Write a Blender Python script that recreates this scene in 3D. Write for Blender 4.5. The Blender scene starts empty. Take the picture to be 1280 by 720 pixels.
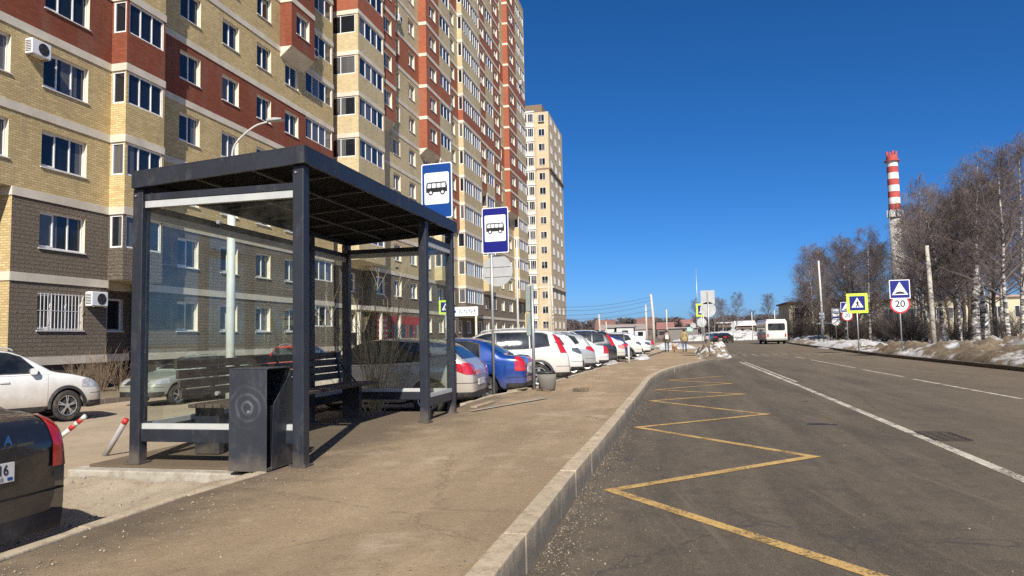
import bpy, bmesh, math, random
from mathutils import Vector, Matrix, noise
C = bpy.context
SC = C.scene
COL = SC.collection
R = math.radians
random.seed(7)

# ------------------------------------------------------------------ camera
F = 880.0; PSI = R(12.9); TH = R(4.03); RO = R(1.2); H = 1.43
f_ = Vector((-math.sin(PSI)*math.cos(TH), math.cos(PSI)*math.cos(TH), math.sin(TH)))
r0 = Vector((math.cos(PSI), math.sin(PSI), 0)); u0 = r0.cross(f_)
r_ = r0*math.cos(RO) - u0*math.sin(RO); u_ = u0*math.cos(RO) + r0*math.sin(RO)
def proj(p):
    q = Vector(p) - Vector((0, 0, H)); d = q.dot(f_)
    return (640 + F*q.dot(r_)/d, 360 - F*q.dot(u_)/d, d)
def ray(px, py): return f_ + r_*((px-640)/F) + u_*((360-py)/F)
def atz(px, py, z=0.0):
    d = ray(px, py); t = (z-H)/d.z; return Vector((d.x*t, d.y*t, z))
def atx(px, py, x):
    d = ray(px, py); t = x/d.x; return Vector((x, d.y*t, H+d.z*t))
def aty(px, py, y):
    d = ray(px, py); t = y/d.y; return Vector((d.x*t, y, H+d.z*t))
cam = bpy.data.cameras.new('camera'); cam.sensor_width = 36; cam.lens = F/1280*36
cam.clip_start = 0.05; cam.clip_end = 6000
co = bpy.data.objects.new('camera', cam); COL.objects.link(co)
co.matrix_world = Matrix(((r_.x, u_.x, -f_.x, 0), (r_.y, u_.y, -f_.y, 0), (r_.z, u_.z, -f_.z, H), (0, 0, 0, 1)))
SC.camera = co

# ------------------------------------------------------------------ light
SUN_AZ = R(17); SUN_EL = R(39)
w = bpy.data.worlds.new('World'); SC.world = w; w.use_nodes = True
nt = w.node_tree; nt.nodes.clear()
sky = nt.nodes.new('ShaderNodeTexSky'); sky.sky_type = 'NISHITA'; sky.sun_disc = False
sky.sun_elevation = SUN_EL; sky.sun_rotation = R(180) - SUN_AZ
sky.altitude = 0; sky.air_density = 0.6; sky.dust_density = 0.9; sky.ozone_density = 10.0
bg = nt.nodes.new('ShaderNodeBackground'); bg.inputs[1].default_value = 0.088
out = nt.nodes.new('ShaderNodeOutputWorld')
hs = nt.nodes.new('ShaderNodeHueSaturation'); hs.inputs['Saturation'].default_value = 1.14
nt.links.new(sky.outputs[0], hs.inputs['Color']); nt.links.new(hs.outputs[0], bg.inputs[0]); nt.links.new(bg.outputs[0], out.inputs[0])
sl = bpy.data.lights.new('sun', 'SUN'); sl.energy = 4.6; sl.angle = R(0.5); sl.color = (1, 0.94, 0.84)
so = bpy.data.objects.new('sun', sl); COL.objects.link(so)
to_sun = Vector((math.sin(SUN_AZ)*math.cos(SUN_EL), -math.cos(SUN_AZ)*math.cos(SUN_EL), math.sin(SUN_EL)))
so.rotation_euler = to_sun.to_track_quat('Z', 'Y').to_euler()
so.location = (20, -40, 40)
vs = SC.view_settings; vs.view_transform = 'Standard'; vs.look = 'None'; vs.gamma = 1; vs.exposure = 0.55
vs.use_curve_mapping = False
SC.cycles.use_denoising = False; SC.cycles.max_bounces = 8; SC.cycles.transparent_max_bounces = 16
SC.cycles.caustics_reflective = False; SC.cycles.caustics_refractive = False

# ------------------------------------------------------------------ material helpers
class NT:
    def __init__(s, name):
        s.m = bpy.data.materials.new(name); s.m.use_nodes = True
        s.t = s.m.node_tree; s.t.nodes.clear()
        s.out = s.n('ShaderNodeOutputMaterial')
    def n(s, typ, **kw):
        d = s.t.nodes.new(typ)
        for k, v in kw.items():
            if k.startswith('i_'):
                key = k[2:]; key = int(key) if key.isdigit() else key.replace('_', ' ')
                s.set(d, key, v)
            else: setattr(d, k, v)
        return d
    def set(s, d, key, v):
        inp = d.inputs[key]
        if isinstance(v, bpy.types.NodeSocket): s.t.links.new(v, inp)
        else:
            if isinstance(v, (tuple, list)) and len(v) == 3 and inp.type == 'RGBA': v = (*v, 1)
            inp.default_value = v
    def coord(s, which='Object'): return s.n('ShaderNodeTexCoord').outputs[which]
    def pos(s): return s.n('ShaderNodeNewGeometry').outputs['Position']
    def noise(s, vec, scale, detail=4, rough=0.55, dist=0):
        d = s.n('ShaderNodeTexNoise'); s.set(d, 'Vector', vec); s.set(d, 'Scale', scale)
        s.set(d, 'Detail', detail); s.set(d, 'Roughness', rough); s.set(d, 'Distortion', dist)
        return d.outputs['Fac']
    def ramp(s, fac, a, b, c0=(0, 0, 0), c1=(1, 1, 1)):
        if a < 0 or b > 1: fac = s.math('MULTIPLY', s.math('SUBTRACT', fac, a), 1/(b-a)); a, b = 0, 1
        d = s.n('ShaderNodeValToRGB'); s.set(d, 0, fac)
        d.color_ramp.elements[0].position = a; d.color_ramp.elements[1].position = b
        d.color_ramp.elements[0].color = (*c0, 1); d.color_ramp.elements[1].color = (*c1, 1)
        return d.outputs[0]
    def mix(s, fac, a, b, mode='MIX'):
        d = s.n('ShaderNodeMix', data_type='RGBA', blend_type=mode)
        s.set(d, 0, fac); s.set(d, 6, a); s.set(d, 7, b); return d.outputs[2]
    def math(s, op, a, b=0.0):
        d = s.n('ShaderNodeMath', operation=op); s.set(d, 0, a); s.set(d, 1, b); return d.outputs[0]
    def vmul(s, v, k):
        d = s.n('ShaderNodeVectorMath', operation='MULTIPLY'); s.set(d, 0, v); s.set(d, 1, k); return d.outputs[0]
    def sep(s, v):
        d = s.n('ShaderNodeSeparateXYZ'); s.set(d, 0, v); return d.outputs
    def comb(s, x, y, z):
        d = s.n('ShaderNodeCombineXYZ'); s.set(d, 0, x); s.set(d, 1, y); s.set(d, 2, z); return d.outputs[0]
    def bump(s, h, strength=0.3, dist=0.01):
        d = s.n('ShaderNodeBump'); s.set(d, 'Height', h); s.set(d, 'Strength', strength); s.set(d, 'Distance', dist)
        return d.outputs[0]
    def bsdf(s, color, rough=0.8, metal=0.0, normal=None, **kw):
        d = s.n('ShaderNodeBsdfPrincipled'); s.set(d, 'Base Color', color); s.set(d, 'Roughness', rough)
        s.set(d, 'Metallic', metal)
        if normal is not None: s.set(d, 'Normal', normal)
        for k, v in kw.items(): s.set(d, k.replace('_', ' '), v)
        return d.outputs[0]
    def done(s, sh):
        s.t.links.new(sh, s.out.inputs[0]); return s.m

def simple(name, col, rough=0.7, metal=0.0, var=0.15, scale=6.0, bump=0.0, bscale=60, coat=0.0, dirt=None, dirtamt=0.5):
    """colour with large and fine variation, optional dust"""
    t = NT(name); p = t.coord(); k = t.noise(p, scale, 5)
    a = tuple(c*(1-var) for c in col); b = tuple(min(1, c*(1+var)) for c in col)
    c = t.ramp(k, 0.3, 0.7, a, b)
    rg = rough
    if dirt:
        d = t.ramp(t.noise(p, scale*0.6+1.3, 6, 0.65), 0.5, 0.72)
        fac = t.math('MULTIPLY', d, dirtamt); c = t.mix(fac, c, dirt)
        rg = t.math('ADD', t.math('MULTIPLY', fac, 0.5), rough)
    nm = t.bump(t.noise(p, bscale, 4), bump, 0.01) if bump else None
    return t.done(t.bsdf(c, rg, metal, nm, Coat_Weight=coat))

M = {}
# ground kinds
def asphalt():
    t = NT('asphalt'); p = t.pos()
    big = t.noise(p, 0.35, 5, 0.6); streak = t.noise(t.vmul(p, (1.6, 0.12, 1)), 1.0, 5, 0.6)
    c = t.ramp(big, 0.32, 0.68, (0.050, 0.038, 0.024), (0.092, 0.070, 0.043))
    c = t.mix(t.ramp(streak, 0.40, 0.66), c, (0.130, 0.100, 0.064))
    fine = t.noise(p, 95, 3, 0.7)
    c = t.mix(t.ramp(fine, 0.53, 0.73), c, (0.26, 0.21, 0.145))
    c = t.mix(t.ramp(t.noise(p, 60, 2, 0.6), 0.56, 0.68), c, (0.035, 0.032, 0.03))
    mid = t.noise(p, 3.2, 6, 0.7)
    c = t.mix(t.math('MULTIPLY', t.ramp(mid, 0.47, 0.70), 0.65), c, (0.048, 0.042, 0.034))
    c = t.mix(t.math('MULTIPLY', t.ramp(t.noise(p, 14, 5, 0.8), 0.52, 0.70), 0.55), c, (0.17, 0.138, 0.095))
    st2 = t.noise(t.vmul(t.comb(t.math('ADD', t.sep(p)[0], t.math('MULTIPLY', t.sep(p)[1], 0.22)), t.sep(p)[1], 0.0), (9, 0.25, 1)), 1.0, 5, 0.7)
    c = t.mix(t.math('MULTIPLY', t.ramp(st2, 0.56, 0.72), 0.45), c, (0.19, 0.155, 0.11))
    # brown dust drifting over the right hand lanes
    x = t.sep(p)[0]
    dr = t.math('MULTIPLY', t.ramp(t.math('ADD', t.math('MULTIPLY', x, 0.09), t.math('MULTIPLY', big, 0.6)), 0.45, 1.25), 0.6)
    c = t.mix(dr, c, (0.18, 0.137, 0.083))
    v = t.n('ShaderNodeTexVoronoi', feature='DISTANCE_TO_EDGE'); t.set(v, 'Vector', t.vmul(p, (1, 0.6, 1)))
    t.set(v, 'Scale', 0.22)
    wob = t.math('ADD', v.outputs[0], t.math('MULTIPLY', t.math('SUBTRACT', t.noise(p, 2.5, 4), 0.5), 0.07))
    crack = t.ramp(t.math('ABSOLUTE', wob), 0.0, 0.004, (1, 1, 1), (0, 0, 0))
    c = t.mix(t.math('MULTIPLY', crack, 0.7), c, (0.045, 0.04, 0.036))
    sp = t.noise(p, 24, 4, 0.7)
    c = t.mix(t.math('MULTIPLY', t.ramp(sp, 0.62, 0.70), 0.75), c, (0.028, 0.024, 0.02))
    nm = t.bump(t.math('ADD', fine, t.math('MULTIPLY', mid, 0.6)), 0.9, 0.010)
    return t.done(t.bsdf(c, 0.86, 0, nm))
M['asphalt'] = asphalt()
def dustwalk():
    t = NT('dusty_walk'); p = t.pos()
    big = t.noise(p, 0.5, 6, 0.62)
    c = t.ramp(big, 0.3, 0.7, (0.250, 0.178, 0.102), (0.350, 0.252, 0.148))
    st = t.noise(t.vmul(p, (1.3, 0.35, 1)), 1.4, 6, 0.65)
    c = t.mix(t.math('MULTIPLY', t.ramp(st, 0.48, 0.75), 0.7), c, (0.46, 0.345, 0.21))
    mid = t.noise(p, 5, 6, 0.75)
    c = t.mix(t.math('MULTIPLY', t.ramp(mid, 0.52, 0.78), 0.6), c, (0.185, 0.130, 0.075))
    fine = t.noise(p, 120, 3, 0.7)
    c = t.mix(t.math('MULTIPLY', t.ramp(t.noise(p, 19, 5, 0.8), 0.5, 0.70), 0.34), c, (0.20, 0.145, 0.088))
    c = t.mix(t.math('MULTIPLY', t.ramp(t.noise(p, 0.9, 5, 0.65), 0.57, 0.70), 0.6), c, (0.54, 0.44, 0.31))
    v = t.n('ShaderNodeTexVoronoi', feature='DISTANCE_TO_EDGE'); t.set(v, 'Vector', p); t.set(v, 'Scale', 0.33)
    wob = t.math('ADD', v.outputs[0], t.math('MULTIPLY', t.math('SUBTRACT', t.noise(p, 3.1, 5, 0.7), 0.5), 0.10))
    c = t.mix(t.math('MULTIPLY', t.ramp(t.math('ABSOLUTE', wob), 0.0, 0.005, (1, 1, 1), (0, 0, 0)), 0.45), c, (0.10, 0.075, 0.05))
    c = t.mix(t.math('MULTIPLY', t.ramp(fine, 0.53, 0.70), 0.38), c, (0.50, 0.385, 0.25))
    c = t.mix(t.math('MULTIPLY', t.ramp(t.noise(p, 46, 2, 0.6), 0.62, 0.72), 0.7), c, (0.12, 0.092, 0.065))
    # bare dark asphalt showing beside the inner edging
    x = t.sep(p)[0]
    e = t.math('ADD', t.math('MULTIPLY', x, -1.0), t.math('MULTIPLY', t.math('SUBTRACT', t.noise(p, 1.6, 6, 0.7), 0.5), 2.4))
    c = t.mix(t.math('MULTIPLY', t.ramp(e, 2.9, 3.9), 0.75), c, (0.092, 0.070, 0.047))
    nm = t.bump(t.math('ADD', fine, t.math('MULTIPLY', mid, 1.5)), 0.9, 0.012)
    return t.done(t.bsdf(c, 0.95, 0, nm))
M['walk'] = dustwalk()
def lot():
    t = NT('dusty_lot'); p = t.pos(); big = t.noise(p, 0.25, 6, 0.65)
    c = t.ramp(big, 0.3, 0.7, (0.27, 0.215, 0.15), (0.44, 0.345, 0.235))
    c = t.mix(t.math('MULTIPLY', t.ramp(t.noise(p, 2.5, 6, 0.7), 0.5, 0.75), 0.6), c, (0.19, 0.15, 0.105))
    f = t.noise(p, 70, 3, 0.7); c = t.mix(t.math('MULTIPLY', t.ramp(f, 0.55, 0.75), 0.5), c, (0.4, 0.33, 0.25))
    return t.done(t.bsdf(c, 0.95, 0, t.bump(f, 0.5, 0.01)))
M['lot'] = lot()
def sand():
    t = NT('loose_sand'); p = t.pos(); big = t.noise(p, 1.1, 6, 0.65)
    c = t.ramp(big, 0.3, 0.7, (0.27, 0.21, 0.14), (0.46, 0.385, 0.28))
    c = t.mix(t.math('MULTIPLY', t.ramp(t.noise(p, 9, 6, 0.75), 0.52, 0.75), 0.6), c, (0.17, 0.125, 0.08))
    f = t.noise(p, 90, 3, 0.7); c = t.mix(t.math('MULTIPLY', t.ramp(f, 0.55, 0.7), 0.6), c, (0.56, 0.5, 0.41))
    return t.done(t.bsdf(c, 0.95, 0, t.bump(t.math('ADD', f, big), 0.8, 0.02)))
M['sand'] = sand()
def earth(name='bare_earth', snow=(0.6, 0.7), dark=(0.055, 0.042, 0.03), lite=(0.19, 0.145, 0.095), sc=0.5):
    t = NT(name); p = t.pos(); big = t.noise(p, 0.9, 7, 0.7)
    c = t.ramp(big, 0.3, 0.72, dark, lite)
    c = t.mix(t.math('MULTIPLY', t.ramp(t.noise(p, 5, 6, 0.8), 0.50, 0.66), 0.75), c, (0.33, 0.25, 0.155))
    c = t.mix(t.math('MULTIPLY', t.ramp(t.noise(p, 3.1, 6, 0.8), 0.54, 0.66), 0.7), c, (0.045, 0.034, 0.024))
    sn = t.ramp(t.noise(t.vmul(p, (1, 0.55, 1.8)), sc, 6, 0.6), snow[0], snow[1])
    sc_ = t.ramp(t.noise(p, 5, 6, 0.7), 0.35, 0.6, (0.36, 0.34, 0.31), (0.66, 0.66, 0.66))
    c = t.mix(sn, c, sc_)
    return t.done(t.bsdf(c, 0.9, 0, t.bump(t.math('ADD', big, t.math('MULTIPLY', t.noise(p, 14, 5, 0.7), 0.5)), 0.9, 0.06)))
M['earth'] = earth()
M['bank'] = earth('dirt_and_snow', (0.535, 0.60), (0.07, 0.052, 0.035), (0.27, 0.205, 0.13), 0.62)
M['snowfield'] = earth('snow_patches', (0.33, 0.45), (0.05, 0.042, 0.03), (0.16, 0.125, 0.085), 0.22)
M['snow'] = earth('old_snow', (0.36, 0.50), (0.1, 0.08, 0.06), (0.24, 0.19, 0.14), 0.9)
def kerbstone(name, col):
    t = NT(name); p = t.pos(); a = t.noise(p, 2.2, 6, 0.65); z = t.sep(p)[2]
    c = t.ramp(a, 0.3, 0.7, tuple(v*0.75 for v in col), col)
    c = t.mix(t.math('MULTIPLY', t.ramp(t.noise(p, 9, 6, 0.8), 0.48, 0.66), 0.75), c, (0.22, 0.165, 0.105))
    k = t.math('ADD', z, t.math('MULTIPLY', t.math('SUBTRACT', t.noise(t.vmul(p, (1, 1, 0.3)), 5, 6, 0.75), 0.5), 0.30))
    c = t.mix(t.math('MULTIPLY', t.ramp(k, 0.10, 0.225, (1, 1, 1), (0, 0, 0)), 0.8), c, (0.135, 0.118, 0.095))
    lime = t.ramp(t.noise(t.vmul(p, (6, 6, 0.9)), 2.2, 5, 0.7), 0.60, 0.68)
    low = t.ramp(z, 0.06, 0.20, (1, 1, 1), (0, 0, 0))
    c = t.mix(t.math('MULTIPLY', t.math('MULTIPLY', lime, low), 0.8), c, (0.50, 0.46, 0.40))
    c = t.mix(t.math('MULTIPLY', t.ramp(t.noise(p, 110, 2, 0.6), 0.56, 0.68), 0.5), c, (0.09, 0.08, 0.07))
    return t.done(t.bsdf(c, 0.9, 0, t.bump(t.noise(p, 45, 5, 0.7), 0.6, 0.010)))
def concrete(name, col, bias=0.5):
    t = NT(name); p = t.pos(); a = t.noise(p, 2.2, 6, 0.65)
    c = t.ramp(a, 0.3, 0.7, tuple(v*0.72 for v in col), col)
    c = t.mix(t.math('MULTIPLY', t.ramp(t.noise(p, 7, 6, 0.75), 0.46, 0.68), 0.8), c, (0.20, 0.155, 0.10))
    c = t.mix(t.math('MULTIPLY', t.ramp(t.noise(p, 110, 2, 0.6), 0.58, 0.7), 0.4), c, (0.09, 0.085, 0.075))
    return t.done(t.bsdf(c, 0.9, 0, t.bump(t.noise(p, 45, 5, 0.7), 0.45, 0.008)))
M['kerb'] = kerbstone('kerb_concrete', (0.52, 0.42, 0.29))
M['concrete'] = concrete('concrete', (0.42, 0.39, 0.33))
def paintmark(name, col, lo, hi):
    t = NT(name); p = t.pos()
    a = t.noise(p, 2.4, 6, 0.7); b = t.noise(p, 42, 4, 0.75)
    keep = t.ramp(t.math('ADD', t.math('MULTIPLY', a, 0.5), t.math('MULTIPLY', b, 0.5)), lo, hi)
    c = t.ramp(t.noise(p, 6, 5, 0.7), 0.3, 0.7, tuple(v*0.68 for v in col), col)
    tr = t.n('ShaderNodeBsdfTransparent'); mx = t.n('ShaderNodeMixShader')
    t.set(mx, 0, keep); t.t.links.new(tr.outputs[0], mx.inputs[1]); t.t.links.new(t.bsdf(c, 0.8), mx.inputs[2])
    return t.done(mx.outputs[0])
M['yellow_line'] = paintmark('yellow_road_paint', (0.56, 0.36, 0.125), 0.41, 0.51)
M['white_line'] = paintmark('white_road_paint', (0.62, 0.56, 0.45), 0.42, 0.52)
M['faint_line'] = paintmark('worn_road_paint', (0.42, 0.34, 0.21), 0.45, 0.58)

# masonry
def brick(name, c1, c2, mortar, bw=0.26, bh=0.088, bump=0.35, stone=False):
    t = NT(name); x, y, z = t.sep(t.pos())
    v = t.comb(t.math('ADD', x, y), z, 0.0)
    b = t.n('ShaderNodeTexBrick'); t.set(b, 'Vector', v); t.set(b, 'Color1', c1); t.set(b, 'Color2', c2)
    t.set(b, 'Mortar', mortar); t.set(b, 'Scale', 1.0); t.set(b, 'Mortar Size', 0.013 if not stone else 0.02)
    t.set(b, 'Brick Width', bw); t.set(b, 'Row Height', bh); t.set(b, 'Bias', 0.0)
    p = t.pos(); c = b.outputs[0]
    g = t.noise(p, 0.30, 5, 0.6)
    c = t.mix(0.35, c, t.ramp(g, 0.3, 0.7, (0.55, 0.53, 0.50), (1, 1, 1)), 'MULTIPLY')
    c = t.mix(t.math('MULTIPLY', t.ramp(t.noise(t.vmul(p, (1, 1, 0.2)), 1.3, 5, 0.7), 0.5, 0.78), 0.40), c, (0.20, 0.16, 0.12))
    h = t.math('SUBTRACT', 1.0, b.outputs[1])
    if stone:
        n2 = t.noise(p, 16, 5, 0.75)
        c = t.mix(t.ramp(n2, 0.3, 0.75, (0, 0, 0), (0.75,)*3), c, tuple(k*1.7 for k in c1))
        h = t.math('ADD', h, t.math('MULTIPLY', n2, 5.0))
        nm = t.bump(h, 1.0, 0.08)
    else: nm = t.bump(h, bump, 0.012)
    return t.done(t.bsdf(c, 0.88, 0, nm))
M['yellow'] = brick('yellow_brick', (0.52, 0.385, 0.165), (0.72, 0.55, 0.27), (0.40, 0.30, 0.155))
M['yellow_pale'] = brick('pale_yellow_brick', (0.54, 0.43, 0.235), (0.69, 0.565, 0.335), (0.44, 0.35, 0.2))
M['red_pale'] = brick('orange_red_brick', (0.33, 0.088, 0.038), (0.43, 0.125, 0.054), (0.26, 0.09, 0.05))
M['red'] = brick('red_brick', (0.21, 0.042, 0.015), (0.29, 0.066, 0.025), (0.17, 0.056, 0.03))
M['stone'] = brick('split_stone', (0.255, 0.205, 0.150), (0.34, 0.275, 0.205), (0.13, 0.105, 0.08), 0.40, 0.145, 1, True)
M['band'] = simple('pale_band', (0.60, 0.53, 0.42), 0.85, var=0.14, scale=1.1, bump=0.2, bscale=30)
M['reveal'] = simple('window_reveal', (0.66, 0.57, 0.42), 0.8, var=0.1, scale=2)
M['darkred'] = brick('dark_red_brick', (0.21, 0.050, 0.030), (0.25, 0.062, 0.036), (0.15, 0.06, 0.042))
M['plinth'] = simple('plinth', (0.09, 0.07, 0.055), 0.9, var=0.25, scale=1.0)
M['orange_brick'] = brick('orange_brick', (0.62, 0.48, 0.29), (0.70, 0.55, 0.34), (0.5, 0.39, 0.25), 0.26, 0.1)
M['upvc'] = simple('white_frame', (0.74, 0.73, 0.71), 0.45, var=0.06)
def pane():
    t = NT('window_pane'); p = t.pos(); q = t.comb(0.0, t.math('FLOOR', t.math('MULTIPLY', t.math('ADD', t.sep(p)[1], t.sep(p)[0]), 1.37)), t.math('FLOOR', t.math('MULTIPLY', t.math('SUBTRACT', t.sep(p)[2], 1.1), 1/2.95)))
    wn = t.n('ShaderNodeTexWhiteNoise', noise_dimensions='3D'); t.set(wn, 'Vector', q)
    r = wn.outputs['Value']
    fold = t.noise(t.vmul(p, (9, 9, 0.4)), 1.0, 3)
    cur = t.mix(fold, (0.05, 0.05, 0.055), (0.16, 0.155, 0.15))
    c = t.mix(t.ramp(r, 0.62, 0.70), (0.012, 0.015, 0.02), cur)
    wob = t.bump(t.noise(p, 0.9, 2), 0.06, 0.05)
    return t.done(t.bsdf(c, 0.05, 0, wob, IOR=1.6, Specular_IOR_Level=0.55))
M['pane'] = pane()
# metals, plastics
def shelter_metal(name='charcoal_powder_coat', col=(0.021, 0.0245, 0.034), scuff=0.0):
    t = NT(name); p = t.coord()
    k = t.noise(p, 3, 6, 0.7); c = t.ramp(k, 0.3, 0.7, tuple(v*0.8 for v in col), tuple(v*1.2 for v in col))
    d = t.ramp(t.noise(t.vmul(p, (1, 1, 0.35)), 5.5, 7, 0.75), 0.53, 0.74)
    c = t.mix(t.math('MULTIPLY', d, 0.10), c, (0.30, 0.26, 0.21))
    z = t.sep(t.pos())[2]
    low = t.math('MULTIPLY', t.ramp(t.math('ADD', z, t.math('MULTIPLY', t.noise(p, 6, 5), -0.5)), -0.1, 0.16, (1, 1, 1), (0, 0, 0)), 0.4)
    c = t.mix(low, c, (0.25, 0.20, 0.14))
    if scuff:
        x, y, zz = t.sep(p)
        rr = t.math('SQRT', t.math('ADD', t.math('MULTIPLY', x, x), t.math('MULTIPLY', zz, zz)))
        ring = t.math('SINE', t.math('ADD', t.math('MULTIPLY', rr, 85), t.math('MULTIPLY', t.noise(p, 5, 3), 7)))
        fall = t.ramp(rr, 0.05, 0.24, (1, 1, 1), (0, 0, 0))
        f = t.math('MULTIPLY', t.math('MULTIPLY', t.ramp(ring, 0.1, 1.0), fall), t.ramp(t.noise(p, 4, 4), 0.35, 0.65))
        c = t.mix(t.math('MULTIPLY', f, 0.34), c, (0.35, 0.35, 0.36))
    rg = t.math('ADD', t.math('MULTIPLY', d, 0.3), 0.42)
    return t.done(t.bsdf(c, rg, 0.0, t.bump(t.noise(p, 260, 2), 0.08, 0.001)))
M['shelter'] = shelter_metal()
M['binmetal'] = shelter_metal('scuffed_charcoal_metal', (0.034, 0.038, 0.048), 1.0)
M['strip'] = simple('pale_seal', (0.44, 0.45, 0.44), 0.5, var=0.08)
_t = NT('dark_roof_sheet'); M['soffit'] = _t.done(_t.bsdf((0.008, 0.008, 0.009, 1), 0.9, Specular_IOR_Level=0.12))
M['slat'] = None
def wood():
    t = NT('dark_stained_wood'); p = t.coord(); g = t.noise(t.vmul(p, (14, 0.8, 14)), 1.6, 6, 0.65, 1.0)
    c = t.ramp(g, 0.3, 0.72, (0.030, 0.021, 0.016), (0.115, 0.080, 0.058))
    c = t.mix(t.math('MULTIPLY', t.ramp(t.noise(p, 3, 6, 0.7), 0.5, 0.75), 0.4), c, (0.28, 0.23, 0.17))
    return t.done(t.bsdf(c, 0.6, 0, t.bump(g, 0.3, 0.004)))
M['slat'] = wood()
def glass():
    t = NT('dusty_glass'); p = t.coord()
    fr = t.n('ShaderNodeFresnel'); t.set(fr, 'IOR', 1.5)
    gl = t.n('ShaderNodeBsdfGlossy'); t.set(gl, 'Roughness', 0.01); t.set(gl, 'Color', (0.95, 1, 0.98))
    tr = t.n('ShaderNodeBsdfTransparent'); t.set(tr, 'Color', (0.962, 0.985, 0.972))
    a = t.n('ShaderNodeMixShader'); t.set(a, 0, t.math('MULTIPLY', fr.outputs[0], 0.14))
    t.t.links.new(tr.outputs[0], a.inputs[1]); t.t.links.new(gl.outputs[0], a.inputs[2])
    df = t.bsdf((0.35, 0.33, 0.28), 0.9)
    d = t.math('MULTIPLY', t.ramp(t.noise(p, 2.6, 7, 0.72), 0.45, 0.8), 0.035)
    d = t.math('ADD', d, 0.004)
    b = t.n('ShaderNodeMixShader'); t.set(b, 0, d)
    t.t.links.new(a.outputs[0], b.inputs[1]); t.t.links.new(df, b.inputs[2])
    return t.done(b.outputs[0])
M['glass'] = glass()
M['galv'] = simple('galvanised_steel', (0.42, 0.43, 0.43), 0.45, 0.6, 0.12, 8)
M['grey_back'] = simple('grey_sign_back', (0.42, 0.43, 0.43), 0.55, 0.15, 0.12, 5, dirt=(0.25, 0.22, 0.18), dirtamt=0.4)
M['pole_paint'] = simple('pale_pole', (0.54, 0.55, 0.51), 0.6, 0.0, 0.1, 3)
M['concrete_pole'] = simple('concrete_pole', (0.50, 0.46, 0.39), 0.9, 0.0, 0.16, 2, 0.3)
M['sign_blue'] = simple('sign_blue', (0.003, 0.050, 0.235), 0.38, var=0.05)
M['sign_navy'] = simple('sign_navy', (0.006, 0.009, 0.17), 0.38, var=0.05)
M['sign_white'] = simple('sign_white', (0.78, 0.79, 0.80), 0.42, var=0.04)
M['sign_black'] = simple('sign_black', (0.012, 0.012, 0.014), 0.5)
M['sign_red'] = simple('sign_red', (0.55, 0.03, 0.03), 0.42, var=0.05)
M['sign_lime'] = simple('sign_lime', (0.55, 0.80, 0.06), 0.4, var=0.05)
M['rubber'] = simple('tyre_rubber', (0.020, 0.019, 0.018), 0.85, var=0.3, scale=9, dirt=(0.17, 0.14, 0.10), dirtamt=0.6)
M['alloy'] = simple('alloy_rim', (0.55, 0.55, 0.55), 0.32, 0.8, 0.08, dirt=(0.24, 0.2, 0.15), dirtamt=0.5)
M['hub_dark'] = simple('brake_dark', (0.03, 0.028, 0.026), 0.7)
M['car_black'] = simple('black_plastic', (0.022, 0.022, 0.023), 0.55, var=0.15, dirt=(0.16, 0.13, 0.10), dirtamt=0.45)
M['underbody'] = simple('underbody', (0.012, 0.012, 0.012), 0.9)
M['seam'] = simple('panel_gap', (0.010, 0.010, 0.010), 0.8)
def carglass():
    t = NT('car_glass'); p = t.coord()
    c = t.ramp(t.noise(p, 2.2, 4), 0.40, 0.66, (0.006, 0.007, 0.009), (0.028, 0.032, 0.034))
    d = t.math('MULTIPLY', t.ramp(t.noise(p, 4, 6, 0.7), 0.5, 0.85), 0.05)
    return t.done(t.bsdf(t.mix(d, c, (0.35, 0.31, 0.26)), t.math('ADD', d, 0.04), 0, None, IOR=1.55))
M['car_glass'] = carglass()
M['lamp_red'] = simple('tail_lamp_red', (0.42, 0.012, 0.016), 0.12, var=0.25, scale=14, coat=1.0)
M['lamp_clear'] = simple('clear_lamp', (0.50, 0.50, 0.50), 0.12, 0.3, 0.4, 22, coat=1.0)
M['lamp_smoke'] = simple('smoked_lamp', (0.10, 0.11, 0.11), 0.12, 0.2, 0.4, 22, coat=1.0)
M['plate_white'] = simple('number_plate', (0.62, 0.61, 0.58), 0.5, var=0.08, dirt=(0.3, 0.26, 0.2), dirtamt=0.35)
def paint(name, col, metal=0.0, dust=0.6, top=0.85, z0=0.25):
    t = NT(name); p = t.coord(); z = t.sep(t.pos())[2]
    n = t.noise(p, 3.2, 7, 0.72)
    k = t.math('ADD', z, t.math('MULTIPLY', t.math('SUBTRACT', n, 0.5), -0.7))
    f = t.math('MULTIPLY', t.ramp(k, z0, top, (1, 1, 1), (0, 0, 0)), dust)
    f = t.math('ADD', f, t.math('MULTIPLY', t.ramp(t.noise(p, 7, 6, 0.7), 0.45, 0.8), 0.10*dust+0.02))
    c = t.mix(f, col, (0.30, 0.245, 0.175))
    rg = t.math('ADD', t.math('MULTIPLY', f, 0.5), 0.28)
    coat = t.math('SUBTRACT', 1.0, f)
    return t.done(t.bsdf(c, rg, metal, None, Coat_Weight=coat, Coat_Roughness=0.04))
M['twig'] = simple('bare_twigs', (0.14, 0.112, 0.104), 0.9, var=0.3, scale=0.6)
M['twig_dark'] = simple('dark_twigs', (0.095, 0.075, 0.063), 0.9, var=0.3, scale=0.6)
M['twig_pale'] = simple('straw_stems', (0.48, 0.39, 0.22), 0.9, var=0.3, scale=4)
def birchbark():
    t = NT('birch_bark'); p = t.coord()
    c = t.ramp(t.noise(t.vmul(p, (1.2, 1.2, 3.2)), 1.6, 6, 0.72), 0.44, 0.60, (0.045, 0.04, 0.036), (0.62, 0.58, 0.52))
    return t.done(t.bsdf(c, 0.85, 0, t.bump(t.noise(p, 12, 4), 0.4, 0.02)))
M['birch'] = birchbark()
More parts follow.
